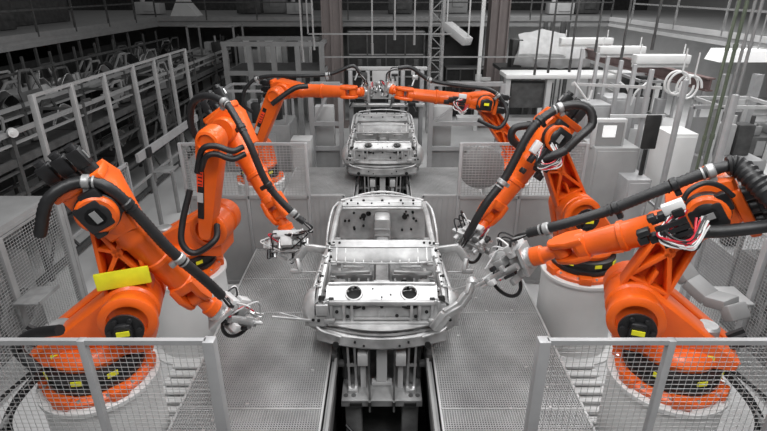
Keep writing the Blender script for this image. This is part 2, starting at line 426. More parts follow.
# pedestals
def pedestal(bx, by, bz, label):
    m = MB(); Z = V((0, 0, 1)); h = bz - FZ
    m.lathe(V((bx, by, FZ)), Z, [(0, .62), (.03, .62), (.035, .5), (h - .05, .5), (h - .045, .525), (h - .005, .525), (h, .515)], 56)
    o = m.build('robot_pedestal', 'white', None, root_loc=(bx, by, FZ)); tag(o, label, 'pedestal', 'white robot pedestals')
    return o
BX = 2.68
for (x, y, z, l) in ((BX, 3.9, 1.66, 'white round pedestal under the nearest right robot'), (-BX, 3.9, 1.66, 'white round pedestal under the nearest left robot'),
                     (BX, 6.18, 1.52, 'white round pedestal under the middle right robot'), (-BX, 6.18, 1.52, 'white round pedestal under the middle left robot'),
                     (BX, 10.7, 1.2, 'white round pedestal under the far right robot'), (-BX, 10.7, 1.2, 'white round pedestal under the far left robot')):
    pedestal(x, y, z, l)
P = PY
# near right
robot(BX, 3.9, 1.66, P(633, 303, 3.95), P(703, 199, 4.0), P(562, 250, 4.45), P(532, 257, 4.6), P(478, 283, 4.95),
      'large orange robot at front right holding a steel bracket arm', arm_off=-.02, ax_off=-.11, head=1.08, letter=True, thick=30, tsc=1.5,
      hose=[P(767, 232, 3.5) + V((.25, 0, .1)), P(775, 200, 3.5), P(757, 183, 3.6), P(738, 167, 3.75), P(716, 169, 3.8), P(660, 190, 3.9), P(610, 210, 4.05), P(560, 225, 4.2), P(528, 233, 4.35)], clamps=(.52, .6, .74, .93),
      low_hose=[(.05, P(700, 232, 3.6), P(725, 231, 3.55), P(760, 227, 3.5), P(790, 222, 3.5)), (.02, P(683, 200, 3.6), P(690, 190, 3.6), P(705, 183, 3.6), P(720, 186, 3.6), P(733, 196, 3.62))],
      bundle=P(680, 218, 3.55),
      duct=[P(664, 246, 5.3), P(690, 280, 5.0), P(710, 298, 4.8), P(732, 304, 4.6), P(738, 320, 4.5)])
# near left (mirrored stance, held at rest)
robot(-BX, 3.9, 1.66, P(134, 303, 3.95), P(104, 197, 4.0), P(196, 296, 4.25), P(216, 310, 4.3), P(262, 318, 4.6),
      'large orange robot at front left reaching down with its tool', arm_off=-.02, yellow_plate=True, motor_front=1,
      hose=[P(40, 235, 3.6), P(48, 200, 3.6), P(75, 183, 3.7), P(105, 186, 3.75), P(135, 212, 3.85), P(170, 250, 3.95), P(205, 280, 4.1), P(222, 296, 4.2)], clamps=(.35, .55, .75),
      low_hose=[(.045, P(60, 330, 3.4), P(30, 335, 3.5), P(18, 350, 3.6), P(40, 372, 3.5))])
# mid right
robot(BX, 6.18, 1.52, P(573, 207, 6.2), P(546, 134, 6.2), P(487, 216, 6.0), P(480, 232, 5.95), P(462, 250, 5.75),
      'orange robot at middle right with black hose looped over its elbow', arm_off=-.02, ps=1.05, tsc=1.6,
      hose=[P(566, 150, 5.6), P(578, 138, 5.6), P(592, 124, 5.65), P(588, 108, 5.7), P(570, 105, 5.75), P(550, 113, 5.75), P(530, 132, 5.7), P(505, 178, 5.65), P(485, 205, 5.6), P(466, 238, 5.6)], clamps=(.5, .62, .8),
      low_hose=[(.05, P(566, 150, 5.6), P(555, 155, 5.6), P(540, 160, 5.65)), (.045, P(525, 150, 6.1), P(512, 140, 6.1), P(515, 128, 6.1), P(535, 125, 6.1))], bundle=P(542, 152, 5.72))
# mid left
robot(-BX, 6.18, 1.52, P(218, 221, 6.2), P(222, 131, 6.1), P(280, 214, 5.9), P(287, 231, 5.85), P(288, 262, 5.6),
      'orange robot at middle left with a smooth upright arm and red label', ribs=False, arm_off=.3, motor_front=False, strips=True, ps=.9, arm_r=(.08, .155), tsc=1.6,
      hose=[P(206, 150, 6.3), P(192, 128, 6.2), P(192, 105, 6.1), P(205, 96, 5.95), P(224, 102, 5.8), P(236, 118, 5.7), P(250, 145, 5.6), P(268, 185, 5.6), P(293, 213, 5.6), P(304, 222, 5.6)], clamps=(.45, .6, .78, .9),
      low_hose=[(.034, P(197, 172, 5.6), P(202, 150, 5.5), P(215, 146, 5.5), P(232, 151, 5.5), P(243, 147, 5.6)), (.034, P(201, 170, 5.6), P(206, 157, 5.5), P(216, 154, 5.5), P(232, 159, 5.5), P(245, 154, 5.6)), (.038, P(190, 190, 5.7), P(183, 220, 5.6), P(182, 243, 5.5), P(195, 253, 5.5), P(215, 240, 5.6), P(217, 225, 5.8))])
# far left
robot(-BX, 10.7, 1.2, P(258, 150, 10.7), P(281, 92, 10.5), P(353, 92, 10.3), P(363, 92, 10.4), P(370, 91, 10.85),
      'orange robot at far left with its forearm level over the second car', ribs=False, arm_off=.25, motor_front=False, strips=True, ps=.75, tsc=.9, arm_r=(.13, .16),
      hose=[P(252, 112, 10.3), P(243, 104, 10.2), P(246, 88, 10.2), P(262, 77, 10.2), P(300, 76, 10.1), P(330, 74, 10.1), P(352, 66, 10.1), P(360, 73, 10.1)], clamps=(.4, .7),
      low_hose=[(.05, P(272, 104, 9.9), P(280, 98, 9.9), P(295, 88, 9.95), P(308, 86, 10))])
# far right
robot(BX, 10.7, 1.2, P(520, 158, 10.7), P(481, 101, 10.5), P(400, 93, 10.3), P(391, 89, 10.4), P(387, 88, 10.85),
      'orange robot at far right with black hose arched behind its elbow', arm_off=-.02, motor_front=2, ps=.85, tsc=.9, letter=True,
      hose=[P(478, 120, 10.0), P(498, 128, 10), P(507, 116, 10.1), P(503, 102, 10.2), P(490, 90, 10.2), P(462, 86, 10.1), P(430, 80, 10.1), P(412, 68, 10.1), P(398, 68, 10.1)], clamps=(.45, .75),
      bundle=P(461, 102, 10.1))
# ---------------------------------------------------------------- cars
XC = -.02
def X(x, y, z): return V((XC + x, y, z))
def arc_row(hw, y, z, bow_y=0., bow_z=0., n=13):
    return [X(hw * t, y + bow_y * t * t, z + bow_z * (1 - t * t)) for t in [-1 + 2 * i / (n - 1) for i in range(n)]]
def hole_discs(m, pts, r, nrm, mi=1):  # solid black discs, the dark of each punched opening put into colour
    for p in pts: m.cyl(V(p) - nrm * .012, V(p) + nrm * .011, r, n=10, mi=mi)
def car():
    root = thing('car_body', 'bare steel car body shell nearest the camera, seen from behind', 'car body', (XC, 4.5, .6), 'bare car bodies on the line')
    Zv = V((0, 0, 1)); back = V((0, -1, 0))
    # bumper valance
    m = MB(); hw = .72
    m.sheet([arc_row(hw, 4.80, 1.24, .16, 0), arc_row(hw + .02, 4.74, 1.30, .16), arc_row(hw + .02, 4.74, 1.42, .16), arc_row(hw, 4.80, 1.46, .16), arc_row(hw, 4.84, 1.55, .16)], .015)
    m.tube(arc_row(.74, 4.75, 1.53, .2, .02), .02, 8); m.tube(arc_row(.7, 4.74, 1.47, .2, .01), .018, 8)
    m.sheet([arc_row(.7, 4.7, 1.56, .2), arc_row(.7, 4.88, 1.57, .1)], .01)
    hole_discs(m, [X(s * .52, 4.775, 1.32) for s in (-1, 1)], .035, back); hole_discs(m, [X(s * .3, 4.74, 1.38) for s in (-1, 1)] + [X(s * .2, 4.745, 1.33) for s in (-1, 1)], .013, back)
    for s in (-1, 1): m.tube([X(s * .76, 4.95, 1.6), X(s * .7, 4.82, 1.5), X(s * .45, 4.76, 1.44)], .018, 8)
    m.build('rear_bumper_beam', ['body', 'holeshade'], root)
    # rear panel with framed recess
    m = MB()
    m.box(X(0, 4.88, 1.70), (1.16, .02, .28)); m.bar(X(-.58, 4.85, 1.83), X(.58, 4.85, 1.83), .05, .05, bev=.01); m.bar(X(-.6, 4.83, 1.57), X(.6, 4.83, 1.57), .05, .05, bev=.01)
    for x in (-.56, -.42, .42, .56, -.33, .33): m.bar(X(x, 4.86, 1.57), X(x, 4.86, 1.83), .035, .05, bev=.008)
    m.bar(X(-.33, 4.85, 1.8), X(.33, 4.85, 1.8), .02); m.bar(X(-.33, 4.85, 1.62), X(.33, 4.85, 1.62), .02)
    m.bar(X(-.03, 4.865, 1.62), X(-.03, 4.865, 1.8), .02); m.bar(X(.04, 4.865, 1.62), X(.04, 4.865, 1.8), .02)
    hole_discs(m, [X(-.2, 4.868, 1.75), X(.0, 4.868, 1.77), X(.17, 4.868, 1.65), X(.38, 4.868, 1.64), X(-.38, 4.868, 1.64), X(-.5, 4.868, 1.7), X(.5, 4.868, 1.7)], .02, back)
    m.build('rear_panel', ['body', 'holeshade'], root)
    # parcel shelf with two round openings
    m = MB()
    def sh(a, b): return X(a, 4.87 + b * .19, 1.84 + b * .10)
    def plate_hole(x0, x1, cx, r):
        n = 32; cy = .45; ry = r / .21; vs = []; fs = []
        for k in range(n):
            a = 2 * PI * k / n; c, s_ = math.cos(a), math.sin(a)
            vs.append(sh(cx + r * c, cy + ry * s_))
            sc_ = min((x1 - cx) / c if c > 1e-6 else ((x0 - cx) / c if c < -1e-6 else 1e9), (1 - cy) / s_ if s_ > 1e-6 else ((0 - cy) / s_ if s_ < -1e-6 else 1e9))
            vs.append(sh(cx + c * sc_, cy + s_ * sc_))
        for k in range(n):
            j = (k + 1) % n; fs.append((2 * k, 2 * k + 1, 2 * j + 1, 2 * j))
        m.add(vs, fs, 0)
        m.tube([sh(cx + (r + .01) * math.cos(a), cy + (ry * 1.08) * math.sin(a)) + Zv * .006 for a in [2 * PI * k / 16 for k in range(17)]], .012, 6)
    plate_hole(-.62, 0, -.31, .082); plate_hole(0, .62, .31, .082)
    m.sheet([[sh(-.62, 0), sh(.62, 0)], [sh(-.62, 0) + V((0, -.01, -.04)), sh(.62, 0) + V((0, -.01, -.04))]], .01)
    m.tube([sh(-.6, 1), sh(0, 1.04), sh(.6, 1)], .022, 8)
    hole_discs(m, [sh(-.56, .1), sh(.56, .1)], .03, Zv); hole_discs(m, [sh(0, .2), sh(.1, .35), sh(-.1, .7)], .008, Zv)
    ps = m.build('parcel_shelf', ['body', 'holeshade'], root)
    for x in (-.31, .31):
        c = sh(x, .45) - V((0, 0, .012)); MB().cyl(c - Zv * .03, c - Zv * .12, .12, n=24).build('shade_plug', 'holeshade', ps, 'black plug coloured as the shade in a round opening')  # black plug added below so the shelf opening reads dark
    # floor pan and interior
    m = MB()
    m.sheet([arc_row(.74, 4.9, 1.33), arc_row(.74, 5.5, 1.30), arc_row(.74, 7.6, 1.25)], .02)
    m.sheet([[X(-.09 - .03, y, 1.27), X(-.08, y, 1.42), X(.08, y, 1.42), X(.12, y, 1.27)] for y in (5.0, 5.6, 6.6, 7.6)], .012)
    for x in (-.38, .38):
        m.box(X(x, 5.45, 1.40), (.46, .3, .12), bev=.03); m.box(X(x, 6.3, 1.33), (.5, .16, .12), bev=.03)
        m.box(X(x, 5.2, 1.55), (.44, .03, .3), bev=.01); m.box(X(x + .04, 5.17, 1.66), (.26, .03, .12), mi=1)
        for k in range(4): m.bar(X(x - .2 + .13 * k, 5.7, 1.33), X(x - .2 + .13 * k, 7.4, 1.3), .03, .03)
    hole_discs(m, [X(x, y, 1.465) for x in (-.5, -.3, .3, .5) for y in (5.4, 5.5)], .03, Zv)
    m.build('floor_pan', ['bodymid', 'holeshade'], root)
    m = MB()
    m.box(X(0, 5.19, 1.7), (.2, .05, .42), bev=.02)
    for k in range(5): m.bar(X(-.07, 5.155, 1.55 + .07 * k), X(.07, 5.155, 1.55 + .07 * k), .02)
    hq = random.Random(2); m.bar(X(-.62, 5.19, 1.52), X(.62, 5.19, 1.52), .03)
    for _ in range(34):
        m.box(X(hq.choice((-1, 1)) * hq.uniform(.12, .6), hq.uniform(5.1, 5.5), hq.uniform(1.5, 1.82)), (hq.uniform(.02, .1), .03, hq.uniform(.015, .05)), bev=.004, mi=hq.choice((0, 0, 1)))
    for s in (-1, 1):
        m.bar(X(s * .14, 5.15, 1.84), X(s * .62, 5.15, 1.84), .03, .03, bev=.008); m.bar(X(s * .16, 5.16, 1.5), X(s * .16, 5.16, 1.86), .03)
        m.bar(X(s * .3, 5.16, 1.62), X(s * .38, 5.16, 1.84), .03); m.bar(X(s * .14, 5.4, 1.9), X(s * .6, 5.4, 1.88), .05, .04, bev=.01)
        m.box(X(s * .5, 5.3, 1.8), (.14, .14, .06), bev=.02)
    hole_discs(m, [X(0, 5.15, 1.86), X(-.05, 5.15, 1.7), X(.3, 5.12, 1.86), X(-.3, 5.12, 1.86)], .014, back)
    m.build('seat_back_frame', ['body', 'holeshade'], root)
    # firewall
    m = MB()
    m.sheet([arc_row(.7, 7.62, 1.24), arc_row(.68, 7.66, 1.6), arc_row(.66, 7.6, 1.82)], .015)
    m.box(X(0, 7.45, 1.5), (.26, .34, .5), bev=.06); m.box(X(0, 7.3, 1.36), (.2, .3, .2), bev=.05)
    for k in range(3): m.bar(X(-.12, 7.27, 1.38 + .1 * k), X(.12, 7.27, 1.38 + .1 * k), .02)
    hs = random.Random(3)
    hole_discs(m, [X(s * hs.uniform(.2, .6), 7.62, hs.uniform(1.4, 1.76)) for s in (-1, 1) for _ in range(9)], .02, back)
    hole_discs(m, [X(-.3, 7.62, 1.66), X(.36, 7.62, 1.64), X(-.22, 7.62, 1.7)], .042, back)
    m.build('firewall', ['body', 'holeshade'], root)
    m = MB()
    m.sheet([arc_row(.66, 7.58, 1.8), arc_row(.66, 7.75, 1.86, -.05), arc_row(.64, 7.95, 1.86, -.1)], .012)
    m.tube(arc_row(.62, 8.45, 1.72, -.35, .03), .022, 8); m.box(X(0, 8.2, 1.45), (.9, .5, .06))
    for s in (-1, 1):
        m.bar(X(s * .58, 7.7, 1.78), X(s * .6, 8.2, 1.7), .08, .1, bev=.02); m.lathe(X(s * .5, 7.98, 1.55), Zv, [(0, .16), (.2, .13), (.24, .09)], 20)
    hole_discs(m, [X(x, 7.75, 1.875) for x in (-.5, -.3, 0, .3, .5)], .02, Zv)
    m.build('front_structure', ['body', 'holeshade'], root)
    # roof headers
    m = MB()
    m.sheet([arc_row(.6, 5.27, 2.08, .07, .02), arc_row(.61, 5.31, 2.14, .07, .025), arc_row(.61, 5.38, 2.19, .07, .03)], .012)
    for k in range(-5, 6): m.bar(X(k * .105, 5.265 + .07 * (k * .105 / .6) ** 2, 2.11), X(k * .105, 5.37 + .07 * (k * .105 / .6) ** 2, 2.212), .012, .012)
    m.tube(arc_row(.6, 5.26, 2.075, .07, .02), .014, 8); ff = [mi for mi in m.m]
    m.sheet([arc_row(.61, 5.39, 2.20, .07, .03), arc_row(.61, 5.5, 2.225, .07, .035)], .02)
    m.tube(arc_row(.6, 5.53, 2.21, .07, .035), .018, 8)
    m.box(X(-.33, 5.26, 2.05), (.24, .02, .03), bev=.008); m.box(X(.33, 5.26, 2.05), (.24, .02, .03), bev=.008)
    hole_discs(m, [X(s * x, 5.5, 2.24) for s in (-1, 1) for x in (.5, .57)], .014, Zv)
    rh = m.build('rear_roof_header', ['body', 'holeshade'], root)
    m = MB(); m.sheet([arc_row(.57, 5.265, 2.09, .07, .02), arc_row(.58, 5.30, 2.145, .07, .025), arc_row(.58, 5.375, 2.198, .07, .03)], .02)
    for k in range(-5, 6): m.bar(X(k * .105, 5.25 + .07 * (k * .105 / .6) ** 2, 2.10), X(k * .105, 5.37 + .07 * (k * .105 / .6) ** 2, 2.215), .01, .02, mi=1)
    m.build('ribbed_panel', ['bodyb', 'body'], rh)
    m = MB()
    m.sheet([arc_row(.6, 6.86, 2.12, .03, .02), arc_row(.6, 6.96, 2.13, .03, .02)], .02)
    m.tube(arc_row(.6, 7.0, 2.12, .03, .02), .018, 8); m.tube(arc_row(.6, 6.82, 2.11, .03, .02), .016, 8)
    m.tube(arc_row(.6, 7.12, 2.17, -.1, .04), .012, 8)
    hole_discs(m, [X(x, 6.93, 2.158) for x in (-.5, -.35, -.15, .1, .3, .45)], .012, Zv)
    m.build('front_roof_header', ['body', 'holeshade'], root)
    # body sides
    for s in (-1, 1):
        m = MB()
        def tb(pts, r): m.tube([X(s * a, b, c) for a, b, c in pts], r, 8)
        tb([(.6, 6.98, 2.13), (.605, 6.4, 2.21), (.6, 5.9, 2.23), (.61, 5.5, 2.2)], .034)
        tb([(.61, 5.55, 2.2), (.66, 5.2, 2.04), (.7, 4.98, 1.86), (.7, 4.86, 1.72)], .04)        # rear pillar
        tb([(.64, 5.55, 2.17), (.72, 5.3, 2.0), (.78, 5.1, 1.84), (.8, 4.95, 1.7)], .022)
        tb([(.6, 6.98, 2.13), (.65, 7.3, 2.0), (.69, 7.65, 1.84)], .03)                          # windscreen pillar
        tb([(.64, 7.0, 2.14), (.71, 6.8, 2.1), (.755, 6.5, 1.9), (.77, 6.3, 1.6), (.78, 6.2, 1.25)], .018)
        tb([(.6, 7.05, 2.13), (.68, 7.1, 2.08), (.74, 7.0, 1.9), (.77, 6.9, 1.5)], .014)
        tb([(.77, 5.3, 1.25), (.78, 6.2, 1.2), (.76, 7.5, 1.22)], .06)                            # sill
        tb([(.61, 6.0, 2.2), (.69, 5.95, 1.9), (.76, 5.95, 1.25)], .03)                            # centre pillar
        tb([(.62, 5.45, 2.15), (.7, 5.4, 1.95), (.79, 5.35, 1.7), (.8, 5.3, 1.3)], .018)
        # quarter panel and wheel house
        m.sheet([[X(s * a, b, c) for a, b, c in r_] for r_ in (
            [(.7, 4.86, 1.84), (.7, 5.05, 1.9), (.68, 5.3, 2.0)], [(.78, 4.84, 1.78), (.80, 5.02, 1.82), (.77, 5.32, 1.86)],
            [(.81, 4.84, 1.66), (.85, 5.05, 1.70), (.82, 5.36, 1.70)])], .012)
        m.sheet([[X(s * (.72 + .15 * math.sin(q)), 5.1 + .22 * math.cos(a) , 1.5 + .25 * math.sin(a)) for q in (0, .7, 1.4)] for a in [k * PI / 8 for k in range(9)]], .012)
        m.box(X(s * .66, 4.9, 1.66), (.12, .1, .3), bev=.02); m.box(X(s * .72, 4.84, 1.6), (.2, .04, .14), bev=.015)
        m.bar(X(s * .6, 4.84, 1.6), X(s * .62, 4.9, 1.86), .05, .05, bev=.01)
        cx_, cy_, cz_ = s * .74, 5.0, 1.66; rows = []
        for i in range(9):
            th_ = PI * i / 8; rows.append([X(cx_ + s * .16 * math.sin(th_) * math.cos(f), cy_ + .19 * math.sin(th_) * math.sin(f), cz_ + .26 * math.cos(th_)) for f in [-PI / 2 + PI * q / 10 for q in range(11)]])
        m.sheet(rows, .01)
        m.cyl(X(s * .665, 4.88, 1.84), X(s * .66, 4.9, 1.885), .035, n=14, mi=1); m.box(X(s * .63, 4.845, 1.72), (.03, .03, .26), bev=.008); m.box(X(s * .58, 4.83, 1.6), (.12, .05, .06), bev=.01)
        hq = random.Random(8)
        for _ in range(26):
            t = hq.random(); p = V((s * (.61 + .1 * t), 5.5 - .55 * t, 2.235 - .3 * t)); m.box(X(p.x + hq.uniform(-.04, .04), p.y, p.z + hq.uniform(-.03, .02)), (hq.uniform(.015, .05), hq.uniform(.02, .05), .02), bev=.004, mi=hq.choice((0, 0, 1)))
        for _ in range(20):
            y_ = hq.uniform(5.3, 7.3); m.box(X(s * hq.uniform(.55, .74), y_, hq.uniform(1.3, 1.5)), (hq.uniform(.03, .1), hq.uniform(.03, .12), .03), bev=.006, mi=hq.choice((0, 0, 0, 1)))
        hole_discs(m, [X(s * .69, 4.835, 1.7), X(s * .7, 4.815, 1.62), X(s * .76, 4.815, 1.63)], .018, back)
        hole_discs(m, [X(s * .62, 5.5, 2.235), X(s * .65, 5.25, 2.1), X(s * .72, 5.0, 1.88)], .016, Zv)
        m.build('body_side', ['body', 'holeshade'], root)
        # hinge arms reaching out sideways
        m = MB()
        for p, q, ww in ((X(s * .66, 5.62, 2.08), X(s * .94, 5.62, 2.12), .09), (X(s * .92, 5.62, 2.125), X(s * 1.03, 5.56, 1.98), .1), (X(s * 1.03, 5.56, 2.0), X(s * 1.0, 5.5, 1.86), .08)): m.bar(p, q, ww * .6, ww, bev=.012)
        m.box(X(s * 1.04, 5.5, 1.86), (.14, .06, .06), bev=.015); m.bar(X(s * .8, 5.5, 1.84), X(s * 1.06, 5.5, 1.84), .02, .02)
        m.build('door_hinge_arm', 'body', root)
    # long bracket at right rear and rod at left rear
    m = MB()
    a = [X(.58, 4.74, 1.56), PY(446, 314, 4.72), PY(460, 305, 4.76), PY(468, 294, 4.8), PY(472, 283, 4.85)]
    for p, q in zip(a, a[1:]): m.bar(p, q, .05, .13, bev=.012)
    m.tube(a, .035, 8)
    m.lathe(a[-1] - V((0, .04, 0)), V((0, 1, .3)), [(0, .05), (.02, .06), (.06, .06), (.08, .05)], 16)
    m.bar(a[-1] + V((.0, 0, -.02)), PY(450, 291, 5.0), .02, .02)
    m.build('bracket_arm', 'body', root, 'long curved steel bracket sticking out at the right')
    m = MB(); m.bar(X(-.7, 4.83, 1.6), PY(272, 317, 4.75), .022); m.bar(X(-.7, 4.83, 1.57), PY(280, 313, 4.8), .015); m.box(PY(322, 310, 4.82), (.14, .04, .14), bev=.01)
    m.build('locating_rod', 'body', root)
    return root
c1 = car()
c2 = copy_tree(c1, V((0, 5.9, 0)))
for ch in kids(c2):
    if ch.name.split('.')[0] in ('door_hinge_arm', 'bracket_arm', 'locating_rod'): bpy.data.objects.remove(ch)
c2['label'] = 'bare steel car body shell further back, under the two far robots'
# ---------------------------------------------------------------- carriages
def carriage():
    root = thing('body_carrier', 'grey steel carrier plate and struts under the nearest car body', 'carrier', (XC, 4.6, -.5), 'car body carriers')
    m = MB(); m.box(X(0, 5.28, .6), (.94, 1.26, .05), bev=.01); m.box(X(0, 4.68, .56), (.94, .06, .05))
    m.box(X(-.3, 4.64, .575), (.14, .02, .04), mi=1); m.box(X(.33, 4.64, .575), (.14, .02, .04), mi=1)
    for x in (-.42, -.33, .34, .42): m.cyl(X(x, 4.73, .62), X(x, 4.73, .632), .028, n=14, mi=2)
    m.build('carrier_plate', ['steel', 'holeshade', 'dgrey'], root)
    for s in (-1, 1):
        m = MB()
        for dx in (-.04, .04): m.bar(X(s * .34 + dx, 4.84, .63), X(s * .36 + dx, 4.92, 1.28), .025, .04)
        m.box(X(s * .34, 4.82, .65), (.12, .12, .05), bev=.01); m.box(X(s * .35, 4.88, .95), (.12, .03, .03)); m.box(X(s * .36, 4.92, 1.25), (.14, .1, .05))
        m.build('strut', 'silver', root)
        m = MB(); m.box(X(s * .22, 4.86, 1.08), (.12, .14, .16), bev=.01); m.bar(X(s * .22, 4.9, .62), X(s * .22, 4.9, 1.0), .06, .08)
        m.build('locator_block', 'offwhite', root)
        m = MB(); m.tube([X(s * .15, 4.8, 1.25), X(s * .15, 4.8, .9), X(s * .14, 4.66, .66), X(s * .14, 4.6, .5)], .012, 6); m.cyl(X(s * .14, 4.63, .56), X(s * .14, 4.6, .66), .02, n=8)
        m.build('cable', 'dgrey', root)
        m = MB(); m.box(X(s * .34, 4.86, .1), (.2, .2, .9), bev=.02); m.box(X(s * .36, 5.5, .1), (.2, .2, .9), bev=.02); m.build('leg', 'steel', root)
    m = MB(); m.box(X(0, 4.92, .66), (.24, .08, .06), bev=.01); m.bar(X(0, 4.98, .66), X(0, 5.02, 1.2), .13, .1, bev=.01); m.bar(X(0, 4.9, .7), X(0, 4.9, 1.26), .12, .03); m.box(X(0, 4.86, 1.24), (.08, .08, .08), bev=.02)
    m.build('centre_support', 'offwhite', root)
    m = MB(); m.tube([X(-.42, 4.6, .3), X(-.3, 4.5, .2), X(-.35, 4.5, 0), X(-.5, 4.5, -.2)], .02, 8); m.tube([X(-.3, 4.6, .1), X(-.4, 4.45, 0), X(-.55, 4.4, -.1)], .015, 8); m.build('loose_cable', 'black', root)
    m = MB(); m.box(X(0, 5.4, -.3), (.9, 2.6, .12), bev=.02); m.build('skid_base', 'dgrey', root)
    for s in (-1, 1):
        m = MB(); m.box(X(s * .45, 5.25, .75), (.06, .5, .24), bev=.02); m.bar(X(s * .45, 5.1, .8), X(s * .5, 5.2, 1.24), .05)
        m.build('side_clamp', 'dgrey', root)
        m = MB(); m.box(X(s * .56, 5.0, 1.0), (.07, .16, .14), bev=.01); m.bar(X(s * .56, 5.0, 1.0), X(s * .5, 5.1, 1.25), .05); m.box(X(s * .5, 4.95, .92), (.12, .08, .06), bev=.01); m.build('rail_clamp', 'dgrey', root)
    return root
k1 = carriage(); k2 = copy_tree(k1, V((0, 5.9, 0))); k2['label'] = 'grey steel carrier and struts under the far car body'
# ---------------------------------------------------------------- floors and gratings
def struct(name, m, mats):
    o = m.build(name, mats); o['kind'] = 'structure'; return o
m = MB()
m.box((-12.8, 18, FZ - .05), (24.4, 44, .1)); m.box((12.8, 18, FZ - .05), (24.4, 44, .1)); m.box((0, 27, FZ - .05), (1.2, 26, .1))
struct('floor', m, 'floor')
m = MB(); m.box((XC, 7, -.66), (1.3, 14, .06)); m.box((-.62, 7, -.16), (.04, 14, 1.0)); m.box((.62, 7, -.16), (.04, 14, 1.0)); m.box((0, 14, -.16), (1.3, .04, 1.0)); struct('trim_1', m, 'vdark')
GX0, GX1 = .61, 2.09
for s, side in ((-1, 'left'), (1, 'right')):
    for gi, (Ya, Yb) in enumerate(((1.0, 4.1), (4.1, 7.6), (7.6, 12.0))):
        m = MB(); x = GX0
        while x <= GX1 + .001:
            m.box((s * x + XC, (Ya + Yb) / 2, GZ - .015), (.0065, Yb - Ya - .02, .03)); x += .0262
        y = Ya + .02
        while y < Yb - .01:
            m.box((s * (GX0 + GX1) / 2 + XC, y, GZ - .012), (GX1 - GX0, .007, .024)); y += .0275
        yy = Ya
        while yy <= Yb + .01: m.box((s * (GX0 + GX1) / 2 + XC, yy, GZ - .02), (GX1 - GX0, .011, .045)); yy += .87
        for x in (GX0, GX1): m.box((s * x + XC, (Ya + Yb) / 2, GZ - .02), (.02, Yb - Ya, .045))
        o = m.build('floor_grating', 'grate', None, root_loc=(s * 1.35, (Ya + Yb) / 2, GZ))
        tag(o, 'grey steel floor grating %s of the car line, %s section' % (side, ('nearest', 'middle', 'farthest')[gi]), 'grating', 'steel floor gratings')
    root = thing('platform_base', 'dark steel base carrying the grating %s of the car line' % side, 'platform', (s * 1.35, 6.5, FZ))
    MB().box((s * 1.35 + XC, 6.5, GZ - .3), (1.46, 11, .02)).build('dark_undersheet', 'vdark', root)  # dark sheet added below; its colour makes the shade in the grating gaps
    for x in (GX0 + .02, GX1 - .02): MB().box((s * x + XC, 6.5, (GZ - .05 + FZ) / 2), (.04, 11, GZ - .05 - FZ)).build('side_beam', 'dgrey' if x > 1 else 'vdark', root)
    for y in range(1, 12): MB().box((s * 1.35 + XC, y + .1, GZ - .13), (1.4, .05, .16)).build('cross_beam', 'dgrey', root)
    rr = random.Random(5 + s)
    for k in range(12):
        px = s * rr.uniform(.7, 2.0) + XC; py = rr.uniform(3.0, 7.2)
        o = MB().box((px, py, GZ + .006), (.03, .025, .012)).build('grating_clip', 'silver', None, root_loc=(px, py, GZ))
        tag(o, 'small bright clip lying on the steel grating %s of the car line' % side, 'clip', 'bright clips on the gratings %s' % side)
    m = MB(); m.box((s * .555 + XC, 6.5, .93), (.07, 11, .07), bev=.01); m.box((s * .54 + XC, 6.5, .99), (.03, 11, .05)); m.box((s * .58 + XC, 6.5, .6), (.02, 11, .6))
    o = m.build('conveyor_rail', 'grey', None, root_loc=(s * .555, 6.5, .93)); tag(o, 'long steel conveyor rail %s of the car bodies' % side, 'rail', 'conveyor rails')
# ---------------------------------------------------------------- fences
def mesh_panel(m, a, b, z0, z1, px=.05, pz=.042, w=.0032):
    a = V(a); b = V(b); L = (b - a).length; d = (b - a).normalized(); n = V((-d.y, d.x, 0)); Z = V((0, 0, 1))
    k = int(L / px)
    for i in range(k + 1):
        q = a + d * (L * i / k); m.box(V((q.x, q.y, (z0 + z1) / 2)), (w, w, z1 - z0), (d, n, Z))
    k = max(1, int((z1 - z0) / pz)); mid = (a + b) / 2
    for i in range(k + 1):
        z = z0 + (z1 - z0) * i / k; m.box(V((mid.x, mid.y, z)) + n * w, (L, w, w), (d, n, Z))
def fence(label, posts, z0, z1, pw=.06, mats=('alu', 'mesh'), mz0=None, rails=(), pitch=.05, solid=None, end_w=None, toprail=True, wire=.0032):
    """posts: list of xy"""
    root = thing('safety_fence', label, 'fence', (posts[0][0], posts[0][1], z0)); Z = V((0, 0, 1))
    mz0 = z0 if mz0 is None else mz0
    for i, p in enumerate(posts):
        w_ = end_w if (end_w and i in (0,)) else pw
        MB().box((p[0], p[1], (z0 + z1) / 2), (w_, w_, z1 - z0), bev=.006).build('post', mats[0], root)
    for a, b in zip(posts, posts[1:]):
        a3 = V((a[0], a[1], 0)); b3 = V((b[0], b[1], 0)); d = (b3 - a3).normalized()
        for z in ([z1 - .02] if toprail else []) + list(rails): MB().bar(a3 + Z * z + d * pw / 2, b3 + Z * z - d * pw / 2, .04 if pw < .08 else .028, .04 if pw < .08 else .028).build('rail', mats[0], root)
        if mats[1]:
            m = MB(); mesh_panel(m, a3 + d * .04, b3 - d * .04, mz0 if solid is None else solid[1], z1 - .04, pitch, pitch * .84, wire); m.build('wire_mesh', mats[1], root)
        if solid:
            m = MB(); n = V((-d.y, d.x, 0)); L = (b3 - a3).length; c = (a3 + b3) / 2
            m.box(V((c.x, c.y, (solid[0] + solid[1]) / 2)), (L - .06, .02, solid[1] - solid[0] - .06), (d, n, Z))
            for z in (solid[0] + .03, solid[1] - .03): m.bar(a3 + Z * z, b3 + Z * z, .05)
            m.build('solid_panel', solid[2], root)
    return root
FY = 3.1
def SC(x, y): return (x * .794, y * .794)
def SZ(z): return 5 - .794 * (5 - z)
